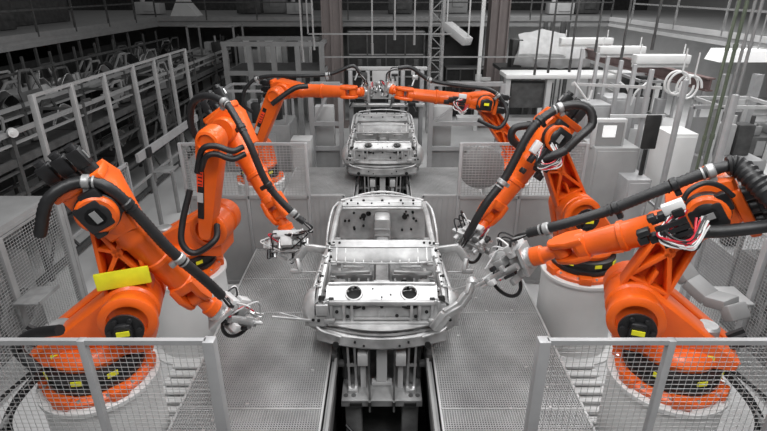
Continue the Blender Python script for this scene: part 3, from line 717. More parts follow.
fence('low wire mesh fence at the front left corner of the picture', [(-1.27, FY), (-2.2, FY), (-3.15, FY), (-4.1, FY)], FZ, 2.66, .055, end_w=.085, rails=(), mz0=FZ + .1)
fence('low wire mesh fence at the front right corner of the picture', [(1.17, FY), (2.1, FY), (3.05, FY), (4.0, FY)], FZ, 2.66, .055, end_w=.085, rails=(), mz0=FZ + .1)
# cross fences behind the middle robots
fence('mesh and panel fence behind the middle left robot', [SC(-1.5, 9.7), SC(-2.72, 9.7), (-3.12, 7.7)], FZ, SZ(2.28), .05, solid=(FZ + .02, SZ(1.2), 'panel'), pitch=.05, wire=.006)
fence('mesh and panel fence behind the middle right robot', [SC(1.5, 9.7), SC(2.72, 9.7), (3.12, 7.7)], FZ, SZ(2.28), .05, solid=(FZ + .02, SZ(1.2), 'panel'), pitch=.05, wire=.006)
for s, side in ((-1, 'left'), (1, 'right')):
    m = MB()
    m.box((s * .9, 7.72, (GZ + SZ(1.2)) / 2), (.54, .03, SZ(1.17) - GZ))
    for z in (GZ + .03, SZ(1.17)): m.bar((s * .63, 7.72, z), (s * 1.16, 7.72, z), .04)
    m.bar((s * .63, 7.72, GZ), (s * .63, 7.72, SZ(1.19)), .04)
    for k in range(6): m.bar((s * (.69 + .085 * k), 7.70, GZ + .05), (s * (.69 + .085 * k), 7.70, SZ(1.14)), .012)
    o = m.build('low_barrier', 'panel', None, root_loc=(s * .9, 7.72, GZ)); tag(o, 'low grey barrier beside the line on the %s' % side, 'barrier', 'low barriers')
    # side fences
    near = [(s * 4.63, y) for y in (6.78, 5.57, 4.36, 3.15)]
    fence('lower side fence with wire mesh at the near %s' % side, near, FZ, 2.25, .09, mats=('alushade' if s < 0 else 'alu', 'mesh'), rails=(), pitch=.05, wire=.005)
    tall = [(s * 4.63, y) for y in ((6.88, 7.8, 8.77, 9.85, 10.8, 11.65, 12.6) if s < 0 else (6.88, 8.1, 9.2, 9.85, 10.45, 11.1, 11.65, 12.6))]
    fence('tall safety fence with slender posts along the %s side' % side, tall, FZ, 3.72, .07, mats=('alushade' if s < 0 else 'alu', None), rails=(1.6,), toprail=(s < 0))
    # small shelves
    for (y, z) in ((5.62, 1.43), (10.0, 1.64)):
        if s > 0 and y > 7: continue
        m = MB(); q = s * 4.4
        m.box((q, y, z), (.34, .42, .025), bev=.008); m.box((q - s * .17, y, z + .02), (.02, .42, .05)); m.bar((q + s * .17, y - .15, z), (q + s * .17, y - .15, z - .2), .025); m.bar((q + s * .15, y + .15, z - .18), (q - s * .1, y + .15, z), .02)
        o = m.build('fence_shelf', 'offwhite' if s > 0 else 'steel', None, root_loc=(q, y, z)); tag(o, 'small tray shelf fixed to the %s side fence%s' % (side, '' if y < 7 else ', the farther one'), 'shelf')

# door leaf in the left side fence
root = thing('fence_door', 'pale framed door leaf in the left side fence beside the middle left robot', 'door', (-4.5, 8.3, FZ))
for y in (7.9, 8.7): MB().bar((-4.52, y, FZ), (-4.52, y, 2.2), .05).build('stile', 'alu', root)
for z in (FZ + .05, 1.2, 2.17): MB().bar((-4.52, 7.9, z), (-4.52, 8.7, z), .05).build('rail', 'alu', root)
m = MB(); mesh_panel(m, (-4.52, 7.93, 0), (-4.52, 8.67, 0), FZ + .1, 2.15, .07, .07, .006); m.build('wire_mesh', 'mesh', root)
MB().box((-4.46, 8.62, 1.4), (.05, .08, .3), bev=.01).build('lock_box', 'motor', root)
root = thing('fence_beam', 'pale horizontal beam with a lock box on the far left side fence', 'beam', (-4.5, 10.2, 2.1))
MB().bar((-4.5, 9.1, 2.15), (-4.5, 12.4, 2.15), .05, .16).build('rail', 'alu', root)
MB().box((-4.45, 9.5, 2.15), (.06, .16, .18), bev=.01).build('lock_box', 'motor', root)
# ---------------------------------------------------------------- hall
m = MB(); m.box((0, 38, 3.6), (50, .2, 9)); struct('wall_back', m, 'dgrey')
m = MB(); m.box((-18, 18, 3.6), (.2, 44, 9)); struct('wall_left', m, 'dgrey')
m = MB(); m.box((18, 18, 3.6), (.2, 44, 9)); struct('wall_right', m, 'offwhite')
MZ0, MZ1 = 3.62, 3.95
for s, nm in ((-1, 'left'), (1, 'right')):
    m = MB(); c = s * 13.4
    m.box((c, 11.5, (MZ0 + MZ1) / 2 + .04), (8.9, 21, MZ1 - MZ0 - .1), mi=0)
    e = s * 9.0
    m.box((e, 11.5, MZ1 - .06), (.12, 21, .14), mi=1); m.box((e + s * .03, 11.5, MZ0 + .16), (.04, 21, .14), mi=2); m.box((e, 11.5, MZ0 + .05), (.16, 21, .1), mi=1)
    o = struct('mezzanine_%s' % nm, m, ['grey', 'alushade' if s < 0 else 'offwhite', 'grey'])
m = MB(); m.box((0, 26, 3.8), (36, 7.9, .24)); m.box((0, 22, MZ1 - .06), (18, .14, .16), mi=1); m.box((0, 22.03, MZ0 + .17), (18, .06, .14), mi=2); m.box((0, 22, MZ0 + .05), (18, .16, .12), mi=1)
struct('mezzanine_back', m, ['grey', 'alushade', 'grey'])
def railing(label, pts, z0, mat_='dgrey', n=1):
    root = thing('guard_railing', label, 'railing', pts[0] + (z0,)); Z = V((0, 0, 1))
    for p in pts: MB().bar(V(p + (z0 - .1,)), V(p + (z0 + 1.15,)), .05).build('post', mat_, root)
    a = V(pts[0] + (0,)); b = V(pts[-1] + (0,))
    for z in (z0 + .55, z0 + 1.12): MB().bar(a + Z * z, b + Z * z, .045).build('rail', mat_, root)
railing('dark guard railing along the left mezzanine', [(-8.95, y) for y in (5, 6.3, 7.6, 9.2, 10.8, 12.5, 14.2, 16, 18, 20)], MZ1)
railing('dark guard railing along the back mezzanine', [(x, 21.95) for x in (-9, -7, -5, -3.2, -1.4, .4, 2.2, 4, 5.8, 7.4, 9)], MZ1)
railing('grey guard railing along the right mezzanine', [(8.95, y) for y in (6, 8, 10, 12, 14.5, 17, 20)], MZ1, 'steel')
# things on the mezzanine
rq = random.Random(11)
def machine(label, cx, cy, z0, sx, sy, h, mats=('dgrey', 'grey', 'vdark'), seed=0, name='machine', cat='machine', group=None):
    root = thing(name, label, cat, (cx, cy, z0), group); r_ = random.Random(seed)
    m = MB(); m.box((cx, cy, z0 + h * .3), (sx, sy, h * .6), bev=.03); m.build('cabinet', mats[0], root)
    m = MB()
    for i in (-1, 1):
        for j in (-1, 1): m.bar((cx + i * sx * .46, cy + j * sy * .46, z0 + h * .6), (cx + i * sx * .46, cy + j * sy * .46, z0 + h), .06)
        m.bar((cx - sx * .48, cy + i * sy * .46, z0 + h), (cx + sx * .48, cy + i * sy * .46, z0 + h), .06); m.bar((cx + i * sx * .46, cy - sy * .48, z0 + h), (cx + i * sx * .46, cy + sy * .48, z0 + h), .06)
    m.build('frame', mats[1], root)
    for k in range(4):
        w_ = r_.uniform(.12, .3) * sx; a = V((cx + r_.uniform(-.35, .35) * sx, cy + r_.uniform(-.3, .3) * sy, z0 + h * .6))
        m = MB(); m.box(a + V((0, 0, h * .12)), (w_, w_, h * .24), bev=.02); m.cyl(a + V((w_ * .5, 0, 0)), a + V((w_ * .5, 0, h * .3)), .04, n=10); m.build('module', mats[r_.choice((1, 2))], root)
    m = MB()
    for k in range(3):
        a = V((cx - sx * .5 - .005, cy, z0 + h * .15 * (k + 1))); m.box((cx + sx * (.2 * k - .2), cy - sy * .5 - .01, z0 + h * .3), (sx * .16, .02, h * .4))
    m.build('door', mats[1], root)
    return root
machine('dark machine standing on the left mezzanine near the corner', -11.5, 14, MZ1, 2.4, 3, 1.5, seed=1)
machine('dark machine on the left mezzanine at the picture edge', -12.5, 18, MZ1, 3, 3, 1.6, seed=2)
# white tent-like hood on the back mezzanine
m = MB(); c = PY(184, 8, 24.0)
m.prism([(-.55, -.42), (.75, -.42), (.12, .4), (-.1, .4)], c, V((1, 0, 0)), V((0, 0, 1)), V((0, 1, 0)), -.4, .4)
o = m.build('white_hood', 'white', None, root_loc=(c.x, c.y, MZ1)); tag(o, 'white triangular hood standing on the back mezzanine', 'hood')
for k, px in enumerate((150, 250, 275, 300, 400, 455, 560, 585)):
    c = PY(px, 6, 25 + (k % 3) * .6)
    m = MB(); h = .5 + .3 * (k % 3)
    m.box((c.x, c.y, MZ1 + h / 2), (1.1, .7, h), bev=.04); m.box((c.x + .1, c.y - .38, MZ1 + h * .5), (.5, .04, h * .5)); m.cyl((c.x - .3, c.y, MZ1 + h), (c.x - .3, c.y, MZ1 + h + .2), .1, n=12)
    o = m.build('equipment_box', ('offwhite', 'dgrey', 'grey')[k % 3], None, root_loc=(c.x, c.y, MZ1))
    tag(o, ('pale', 'dark', 'grey')[k % 3] + ' equipment box on the back mezzanine, ' + ('left of the white hood', 'just right of the white hood', 'second right of the white hood', 'beside the taupe left column', 'between the two columns', 'next to the right column', 'right of the right column', 'towards the right corner')[k], 'box', 'boxes on the back mezzanine')
# columns
def column(cx, cy, w, label, mt='colbrown'):
    m = MB(); m.box((cx, cy, 4), (w * .14, w, 9.6)); m.box((cx - w * .5, cy, 4), (w * .08, w, 9.6)); m.box((cx + w * .5, cy, 4), (w * .08, w, 9.6)); m.box((cx, cy - w * .3, 4), (w * .92, w * .1, 9.6)); m.box((cx, cy, FZ + .03), (w * 1.6, w * 1.6, .06))
    o = m.build('steel_column', mt, None, root_loc=(cx, cy, -.8)); tag(o, label, 'column')
column(PY(333.5, 60, 19).x, 19, .62, 'taupe steel column left of the car line centre')
column(PY(495, 60, 19).x, 19, .6, 'taupe steel column right of the car line centre')
column(-9.3, 9.5, .35, 'grey steel column carrying the left mezzanine', 'grey')
# lattice column
cx = PY(436, 40, 18).x; root = thing('lattice_mast', 'dark lattice mast right of the second car', 'mast', (cx, 18, FZ))
for i in (-1, 1):
    for j in (-1, 1): MB().bar((cx + i * .2, 18 + j * .2, FZ), (cx + i * .2, 18 + j * .2, 8), .09).build('upright', 'steel', root)
m = MB()
for k in range(22):
    z = -.6 + k * .38; s = 1 if k % 2 else -1; m.bar((cx - .2 * s, 17.8, z), (cx + .2 * s, 17.8, z + .38), .03); m.bar((cx - .2, 17.8, z), (cx + .2, 17.8, z), .03)
m.build('bracing', 'alushade', root)
# light poles by right column
for px, w_ in ((481, .12),):
    c = PY(px, 40, 18.2); m = MB(); m.bar((c.x, 18.2, FZ), (c.x, 18.2, 8), w_); m.box((c.x + .2, 18.2, 2.15), (.45, .1, .12), bev=.02); m.cyl((c.x, 18.2, 2.1), (c.x, 18.2, 2.3), .11, n=12)
    o = m.build('white_post', 'white', None, root_loc=(c.x, 18.2, FZ)); tag(o, 'slim white post just left of the right taupe column', 'post')
# gate frames beyond cross fence
for s, xs, side in ((-1, (310, 340), 'left'), (1, (432, 503), 'right')):
    Yg = 13.2; a = PY(xs[0], 84, Yg); b = PY(xs[1], 84, Yg); root = thing('gate_frame', 'tall pale steel gate frame to the %s of the second car' % side, 'frame', (a.x, Yg, 0))
    zt = a.z
    for q in (a, b): MB().bar((q.x, Yg, FZ), (q.x, Yg, zt), .12).build('post', 'alu', root)
    for z in (zt, zt - 1.0, 1.15): MB().bar((a.x, Yg, z), (b.x, Yg, z), .1).build('rail', 'alu', root)
    MB().bar((a.x, Yg, zt - 1.0), (a.x * .3 + b.x * .7, Yg, zt - .1), .06).build('brace', 'alu', root)
    MB().box(((a.x + b.x) / 2, Yg + .05, .15), (b.x - a.x - .1, .03, 1.9)).build('panel', 'alushade', root)
# fixture around the second car front
c = PY(388, 95, 14.6)
root = thing('fixture_station', 'pale steel fixture station behind the second car body', 'fixture', (0, 15.3, FZ))
for x in (-.95, -.45, .55, 1.1):
    MB().box((x, 15.3, 1.0), (.12, .3, 3.7), bev=.02).build('upright', 'alu', root)
MB().box((.05, 15.2, 2.45), (.75, .04, .8), bev=.02).build('back_plate', 'offwhite', root)
MB().box((.1, 15.3, 2.9), (2.3, .15, .1), bev=.02).build('crossbeam', 'offwhite', root)
MB().box((.1, 15.1, 1.9), (2.2, .15, .1), bev=.02).build('crossbeam', 'silver', root)
rr = random.Random(4)
for k in range(22):
    p = V((rr.uniform(-1.0, 1.1), rr.uniform(14.9, 15.1), rr.uniform(1.9, 2.9))); m = MB()
    m.box(p, (rr.uniform(.06, .2), .1, rr.uniform(.06, .2)), bev=.015); m.cyl(p, p + V((rr.uniform(-.1, .1), -.1, rr.uniform(-.25, -.1))), .025, n=8)
    m.build('clamp_unit', ('silver', 'offwhite', 'dgrey', 'motor')[k % 4], root)
for s in (-1, 1): MB().box((s * 1.55, 13.6, .7), (.5, .3, 3.0), bev=.03).build('service_cabinet', 'offwhite', root)
# dark cages
def cage(label, x0, x1, Y, z0, z1, nx, nz, grp=None):
    root = thing('equipment_cage', label, 'cage', ((x0 + x1) / 2, Y, z0), grp)
    MB().box(((x0 + x1) / 2, Y + .5, (z0 + z1) / 2), (x1 - x0, .8, z1 - z0)).build('dark_cabinet', 'vdark', root)
    for i in range(nx + 1):
        x = x0 + (x1 - x0) * i / nx; MB().bar((x, Y, z0), (x, Y, z1), .05).build('upright', 'dgrey', root)
    for i in range(nz + 1):
        z = z0 + (z1 - z0) * i / nz; MB().bar((x0, Y, z), (x1, Y, z), .05).build('rail', 'grey', root)
    for i in range(nx):
        for k in range(2):
            x = x0 + (x1 - x0) * (i + .3 + .3 * k) / nx; MB().box((x, Y + .09, z0 + (z1 - z0) * (.35 + .3 * k)), ((x1 - x0) / nx * .25, .05, .3), bev=.01).build('control_box', 'dgrey', root)
    return root
cage('black equipment cage between the taupe column and the mast', -1.3, 1.5, 20, FZ, 3.55, 4, 4)
cage('black equipment cage between the mast and the right column', 2.4, 4.0, 20.3, FZ, 2.2, 3, 4)
cage('black equipment cage to the right of the right column', 4.9, 6.0, 20.3, FZ, 2.6, 2, 3)
# large steel frame table, back left
Yf = 17.5; root = thing('steel_frame', 'large dark grey open steel frame standing at back left', 'frame', (-3.6, Yf, FZ))
xa, xb = PY(226, 60, Yf).x, PY(322, 60, Yf).x; zt, zb = PY(226, 44, Yf).z, PY(226, 73, Yf).z
for i in range(5):
    x = xa + (xb - xa) * i / 4; MB().bar((x, Yf, FZ), (x, Yf, zt), .16).build('post', 'grey', root); MB().bar((x, Yf + 2, FZ), (x, Yf + 2, zt), .16).build('post', 'grey', root)
for z in (zt, zb):
    for y in (Yf, Yf + 2): MB().bar((xa - .1, y, z), (xb + .1, y, z), .14).build('beam', 'grey', root)
    for i in (0, 2, 4): MB().bar((xa + (xb - xa) * i / 4, Yf, z), (xa + (xb - xa) * i / 4, Yf + 2, z), .12).build('beam', 'grey', root)
MB().box(((xa + xb) / 2, Yf + 1, zb + .05), (xb - xa, 2, .05)).build('deck', 'dgrey', root)
for k, (px, w_) in enumerate(((236, .35), (262, .9), (300, .5))):
    c = PY(px, 52, 19.3); m = MB(); m.box((c.x, 20.6, 1.2), (w_, .1, 4.1), bev=.02); m.box((c.x, 20.53, 2.2), (w_ * .6, .04, 1.2))
    o = m.build('white_board', 'white', None, root_loc=(c.x, 20.6, FZ)); tag(o, ('narrow', 'wide', 'medium')[k] + ' white board seen through the open steel frame', 'board', 'white boards behind the frame')
# row of lockers on the back wall under the mezzanine
for k in range(7):
    x = -9.4 + k * .75; m = MB(); m.box((x, 23.5, .9), (.6, .6, 3.4), bev=.02); m.box((x, 23.18, 1.2), (.5, .03, 2.2)); m.box((x + .2, 23.15, 1.2), (.04, .03, .2))
    o = m.build('tall_locker', ('grey', 'dgrey', 'offwhite')[k % 3], None, root_loc=(x, 23.5, FZ)); tag(o, '%s tall locker under the back mezzanine, %s from the left' % (('grey', 'dark', 'pale')[k % 3], ('first', 'second', 'third', 'fourth', 'fifth', 'sixth', 'seventh')[k]), 'locker', 'lockers under the back mezzanine')
m = MB(); m.box((0, 29, 1.2), (44, .1, 5)); struct('wall_partition', m, ['grey'])
m = MB(); m.box((11.25, 24.5, 1.3), (13.5, .1, 4.9)); struct('wall_partition_right', m, ['offwhite'])
# ---------------------------------------------------------------- left racks full of stampings
def part_piece(p, s, kind, r_):
    m = MB(); w_, h_ = s * r_.uniform(.5, .8), s * r_.uniform(.5, .9); a = r_.uniform(-.4, .4); ux = V((math.cos(a) * .3, 1, 0)).normalized(); uz = V((r_.uniform(-.3, .3), 0, 1)).normalized()
    n = ux.cross(uz)
    if kind == 0:    # door frame
        pts = [(-.5, 0), (-.5, .45), (-.1, 1), (.4, 1), (.5, .5), (.5, 0), (-.5, 0)]
        P3 = [p + ux * (x * w_) + uz * (z * h_) for x, z in pts]
        for q, t in zip(P3, P3[1:]): m.bar(q, t, .05, .03, up=n)
        m.prism([(-.5 * w_, 0), (.5 * w_, 0), (.5 * w_, .45 * h_), (-.5 * w_, .42 * h_)], p, ux, uz, n, -.015, .015)
    elif kind == 1:  # cylinder cluster
        for k in range(3): m.cyl(p + ux * (.14 * k - .14) * s, p + ux * (.14 * k - .14) * s + uz * h_ * r_.uniform(.4, .8), .07 * s, n=12)
        m.box(p + uz * .05, (.2, .5 * s, .1), (n, ux, uz), 0, .02)
    else:            # curved pressing
        m.sheet([[p + ux * (w_ * (t - .5)) + uz * (h_ * math.sin(PI * t) * .5 + .2 * q) + n * (.25 * q) for q in (0, .5, 1)] for t in (0, .2, .4, .6, .8, 1)], .015)
        m.tube([p + ux * (w_ * (t - .5)) + uz * (h_ * math.sin(PI * t) * .55) for t in (0, .25, .5, .75, 1)], .03, 8)
    return m
cnt = 0
words = ('nearest', 'second', 'third', 'fourth', 'fifth', 'sixth', 'seventh', 'eighth')
for bay in range(7):
    y0 = 5.6 + bay * 2.1; rr = random.Random(50 + bay)
    root = thing('conveyor_rack', 'dark grey conveyor rack bay behind the left fence, the %s from the camera' % words[bay], 'rack', (-6.3, y0, FZ), 'conveyor rack bays at left')
    for x in (-5.75, -6.9):
        for z, h in ((2.95, .07), (2.78, .03), (2.5, .12), (2.36, .03), (2.0, .05), (1.6, .04), (1.3, .08), (.5, .1)):
            MB().bar((x, y0, z), (x, y0 + 2.1, z), .06, h).build('rail', ('grey' if z > 2.5 else 'dgrey'), root)
        for y in (y0 + .1,): MB().bar((x, y, FZ), (x, y, 3.0), .08).build('upright', 'dgrey', root)
    for z in (2.9, 1.3): MB().bar((-5.75, y0 + .1, z), (-6.9, y0 + .1, z), .05).build('crossbar', 'dgrey', root)
    m = MB(); m.bar((-5.75, y0 + .1, .5), (-5.75, y0 + 1.1, 1.9), .04); m.bar((-5.75, y0 + 1.1, .5), (-5.75, y0 + .1, 1.9), .04); m.build('brace', 'dgrey', root)
    for z in (2.5, 1.31): MB().box((-6.3, y0 + 1.05, z), (1.15, 2.06, .03)).build('deck', 'vdark', root)
    for k in range(8):
        p = V((rr.uniform(-6.8, -5.9), y0 + .25 + k * .22, rr.choice((2.52, 2.52, 1.33))))
        kd = rr.choice((0, 1, 2, 0)); mt = rr.choice(('dgrey', 'vdark', 'dgrey', 'steel', 'grey'))
        o = part_piece(p, .6, kd, rr).build('stamped_part', mt, None, root_loc=p)
        tag(o, 'metal car part stored on the %s left conveyor rack bay' % words[bay], 'car part', 'car parts on the %s left rack bay' % words[bay]); cnt += 1
    # deeper line of hanging door frames
    root = thing('hanging_rack', 'dark rack of hanging car parts far left, the %s from the camera' % words[bay], 'rack', (-8.2, y0, FZ), 'hanging racks at far left')
    for y in (y0, y0 + 1.05): MB().bar((-8.0, y, FZ), (-8.0, y, 3.62), .045).build('upright', 'dgrey', root); MB().bar((-9.0, y, FZ), (-9.0, y, 3.62), .06).build('upright', 'dgrey', root)
    MB().bar((-8.0, y0, 3.3), (-8.0, y0 + 2.1, 3.3), .05).build('rail', 'dgrey', root); MB().bar((-8.0, y0, 2.0), (-8.0, y0 + 2.1, 2.0), .06).build('rail', 'dgrey', root)
    MB().box((-8.3, y0 + 1.05, 2.6), (1.4, 2.06, .04)).build('shelf', 'dgrey', root)
    MB().box((-9.6, y0 + 1, 1.2), (.06, 2.1, 4.0)).build('back_panel', 'vdark', root)
    for k in range(11):
        p = V((rr.uniform(-8.7, -7.6), y0 + .15 + k * .18, 2.625))
        o = part_piece(p, .9, rr.choice((0, 0, 2, 1)), rr).build('stamped_part', rr.choice(('dgrey', 'vdark', 'grey', 'grey', 'steel')), None, root_loc=p)
        tag(o, 'car part hanging in the %s far left rack' % words[bay], 'car part', 'car parts in the %s far left rack' % words[bay])
m = MB(); c = V((-5.70, 7.8, 2.98)); m.cyl(c, c + V((.06, -.05, 0)), .07, n=20); m.cyl(c, c + V((.07, -.06, 0)), .03, n=12)
o = m.build('hand_wheel', 'white', None, root_loc=c); tag(o, 'small pale round wheel on the left rack near the picture edge', 'wheel')
# grey machine in the left near enclosure and the right one
for s, side in ((-1, 'left'), (1, 'right')):
    root = thing('process_unit', 'grey machine with ducts and round fan behind the near %s mesh fence' % side, 'machine', (s * 5.4, 5.2, FZ)); mt = 'grey' if s < 0 else 'alushade'
    MB().box((s * 5.55, 5.0, .4), (.9, 3.2, 2.4), bev=.04).build('housing', 'grey', root)
    m = MB(); m.lathe((s * 5.08, 6.1, .9), V((-s, 0, 0)), [(0, .38), (.04, .4), (.06, .3), (.03, .28)], 28); m.cyl((s * 5.08, 6.1, .9), (s * 5.05, 6.1, .9), .27, n=24, mi=1)
    for k in range(7): m.bar((s * 5.03, 5.85, .68 + .075 * k), (s * 5.03, 6.35, .68 + .075 * k), .012)
    m.build('fan', [mt, 'vdark'], root)
    for k in range(4):
        m = MB(); m.tube([(s * 5.1, 4.4 + .4 * k, 1.7), (s * 4.95, 4.5 + .4 * k, 1.9 - .1 * k), (s * 4.9, 4.9 + .35 * k, 1.4), (s * 5.05, 5.2 + .3 * k, 1.0)], .025, 8); m.build('pipe', 'steel', root)
    for k in range(3): MB().box((s * 5.05, 4.3 + .45 * k, .9 + .1 * k), (.1, .3, .5), bev=.02).build('junction_box', 'offwhite' if k == 1 else 'grey', root)
    m = MB(); m.box((s * 5.2, 5.0, 2.28), (1.15, 3.7, .05)); m.box((s * 4.66, 5.0, 2.33), (.06, 3.7, .06))
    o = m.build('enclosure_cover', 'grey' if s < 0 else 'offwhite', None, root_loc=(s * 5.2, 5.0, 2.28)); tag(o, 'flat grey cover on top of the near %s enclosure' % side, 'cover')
# cables at the pedestals
for s, side in ((-1, 'left'), (1, 'right')):
    rr = random.Random(9)
    root = thing('cable_bundle', 'tangled black and grey cables beside the nearest %s pedestal' % side, 'cables', (s * 3.35, 3.7, .6))
    for k in range(9):
        a = V((s * (2.95 + .1 * rr.random()), 3.75, 1.95)); b = V((s * (3.38 + rr.uniform(-.03, .1)), 3.5 + rr.uniform(-.1, .2), 1.55 + rr.uniform(-.1, .1))); c = V((s * (3.42 + rr.uniform(-.06, .12)), 3.55, .9 + rr.uniform(-.3, .3))); d = V((s * (3.45 + rr.uniform(-.1, .2)), 3.6, -.2))
        MB().tube([a, b, c, d], .016, 7).build('cable', ('black', 'black', 'offwhite', 'hose')[k % 4], root)
# corner plates on the lower floor
for s, side in ((-1, 'left'), (1, 'right')):
    m = MB(); cx_, cy_ = s * 2.25, 3.6
    for k in range(9): m.box((s * 2.5, 4.25 + .16 * k, FZ + .04), (.6, .09, .05), bev=.01)
    for q in (-.28, .28): m.box((s * 2.5 + q, 4.9, FZ + .012), (.05, 1.45, .024))
    o = m.build('slotted_plate', 'white', None, root_loc=(s * 2.5, 4.9, FZ)); tag(o, 'pale slotted plate on the lower floor by the %s front fence' % side, 'plate')
# ---------------------------------------------------------------- right side
# overhead brown conveyor beam
a = PZ(566, 44, 3.3); b = PZ(712, 79, 3.3)
root = thing('overhead_beam', 'long brown steel beam running overhead beyond the right fence', 'beam', (a.x, a.y, 3.3)); d = (b - a).normalized()
MB().bar(a, b, .16, .03, up=V((0, 0, 1))).build('upper_flange', 'brown', root); MB().bar(a - V((0, 0, .12)), b - V((0, 0, .12)), .03, .24).build('web', 'brown', root); MB().bar(a - V((0, 0, .24)), b - V((0, 0, .24)), .16, .03).build('lower_flange', 'brown', root)
def cross_light(px0, px1, py, Y, nm, label, h=.18, mt='white', dy=0, grp=None, w_=.25, pz=0):
    a = PY(px0, py, Y); b = PY(px1, py + pz, Y + dy)
    m = MB(); m.bar(a, b, w_, h, bev=.02); m.bar(a - V((0, 0, h * .7)), b - V((0, 0, h * .7)), w_ * .5, h * .4)
    for q in (.1, .9): m.bar(a.lerp(b, q), a.lerp(b, q) + V((0, 0, max(.3, MZ0 - a.z + .2))), .02)
    o = m.build(nm, mt, None, root_loc=a); return tag(o, label, 'light' if 'light' in nm else 'beam', grp)
cross_light(598, 644, 50, 13.0, 'strip_light', 'white strip light, middle of the three over the right work area', grp='strip lights at right')
cross_light(634, 688, 59, 11.3, 'strip_light', 'white strip light, nearest of the three over the right work area', grp='strip lights at right')
cross_light(560, 612, 41, 15.5, 'strip_light', 'white strip light, farthest of the three over the right work area', grp='strip lights at right')
m = MB(); c = PY(740, 55, 10); m.prism([(-.5, -.1), (.5, -.1), (.42, .1), (-.42, .1)], c, V((1, 0, 0)), V((0, 0, 1)), V((0, 1, 0)), -.25, .25)
o = m.build('hanging_lamp', 'lamp', None, root_loc=c)
for q in (-.3, .3): MB().bar(c + V((q, 0, .1)), c + V((q, 0, 1.2)), .02).build('suspension_rod', 'steel', o); tag(o, 'wide white lamp hanging at upper right', 'lamp')
# long white work bench and frames mid right
root = thing('work_bench', 'long white bench top with dark machine beneath, right of the far robots', 'bench', (4, 15, FZ))
a = PY(505, 76, 14.6); b = PY(656, 76, 14.6)
MB().box(((a.x + b.x) / 2, 14.9, a.z), (b.x - a.x, .9, .12), bev=.02).build('bench_top', 'white', root)
for px in (507, 548, 590, 630): q = PY(px, 90, 14.6); MB().bar((q.x, 14.6, FZ), (q.x, 14.6, a.z), .14).build('leg', 'offwhite', root)
q0 = PY(510, 90, 14.8); q1 = PY(552, 90, 14.8); MB().box(((q0.x + q1.x) / 2, 15, a.z - .55), (q1.x - q0.x, .6, .7), bev=.03).build('machine_bed', 'dgrey', root)
MB().box(((q0.x + q1.x) / 2 + .1, 15.2, a.z - 1.3), (q1.x - q0.x + 3, .4, .1)).build('lower_rail', 'offwhite', root)
for k, (px, py, w_, h_, tilt) in enumerate(((533, 52, 1.4, 1.2, .2), (562, 56, 1.7, 1.0, -.35))):
    c = PY(px, py, 17.0); m = MB(); r_ = random.Random(k); rows = []
    for i in range(7):
        row = []
        for j in range(9):
            t = j / 8 - .5; s_ = i / 6; row.append(c + V((t * w_ + tilt * s_, .5 * math.sin(PI * s_) * -1, (s_ - .5) * h_ * (1 - abs(t) * .5) + r_.uniform(-.02, .02))))
        rows.append(row)
    m.sheet(rows, .2); m.box(c + V((0, .4, -.1)), (w_ * .8, .6, h_ * .6), bev=.1)
    o = m.build('covered_load', 'cloth', None, root_loc=c); tag(o, ('left', 'right')[k] + ' of two white cloth-covered loads beyond the bench', 'covered load', 'white covered loads')
root = thing('trolley', 'dark trolley carrying the white covered loads', 'trolley', (5.0, 17.2, FZ)); c = PY(548, 66, 17)
MB().box((c.x, 17.2, c.z - .05), (3.2, 1.2, .1)).build('platform', 'vdark', root)
for k in (-1.5, -.5, .5, 1.5): MB().bar((c.x + k, 16.7, FZ), (c.x + k, 16.7, c.z), .1).build('leg', 'dgrey', root)
c = PY(516, 56, 16.8); MB().box((c.x, 16.9, c.z - .2), (.35, .5, 1.4), bev=.05).build('mast', 'vdark', root)
for k, px in enumerate((545, 552, 562, 567)):
    c = PY(px, 32, 20.5); m = MB(); m.box((c.x, 20.5, c.z), (.16, .1, .75), bev=.02); m.bar((c.x, 20.5, c.z - .3), (c.x, 20.5, FZ), .05)
    o = m.build('wall_duct', 'dgrey', None, root_loc=(c.x, 20.5, FZ)); tag(o, 'dark upright duct below the back mezzanine at right', 'duct', 'upright ducts at back right')
# cabinets
def cabinet(label, px, py, Y, w_, h_, dpt=.6, mt='offwhite', name='control_cabinet'):
    c = PY(px, py, Y); root = thing(name, label, 'cabinet', (c.x, Y, FZ))
    MB().box((c.x, Y + dpt / 2, c.z - h_ / 2), (w_, dpt, h_), bev=.015).build('body', mt, root)
    m = MB(); m.box((c.x, Y - .012, c.z - h_ / 2), (w_ - .08, .025, h_ - .1), bev=.008)
    dr = m.build('door', mt, root); MB().box((c.x + w_ * .35, Y - .035, c.z - h_ * .45), (.03, .03, .16), bev=.008).build('handle', 'silver', dr)
    if c.z - h_ > FZ + .03: MB().box((c.x, Y + dpt / 2, (c.z - h_ + FZ) / 2), (w_ * .9, dpt * .9, c.z - h_ - FZ)).build('plinth', 'grey', root)
    return root, c
r1, c = cabinet('wide pale grey cabinet with screen on top beyond the right fence', 618, 148, 8.4, .75, 1.75, mt='panel')
m = MB(); c = PY(608, 133, 8.6); m.box(c, (.55, .12, .5), bev=.02); m.box(c - V((0, .07, 0)), (.44, .03, .4), mi=1); mo = m.build('operator_monitor', ['offwhite', 'grey'], None, root_loc=c); tag(mo, 'operator monitor with bright window standing on the pale cabinet', 'monitor')
MB().box(c + V((-.02, -.09, .05)), (.22, .01, .2)).build('display', 'screen', mo)
cabinet('tall narrow pale cabinet left of the monitor', 600, 105, 10.5, .5, 3.2, mt='alu'); cabinet('tall pale cabinet behind the monitor', 622, 98, 10.8, .6, 3.4, mt='alu')
cabinet('low white cabinet near the stool at right', 685, 134, 8.9, .5, 1.7, mt='white')
cabinet('small grey cabinet below the upright black screen', 640, 180, 8.0, .4, 1.2, mt='alu')
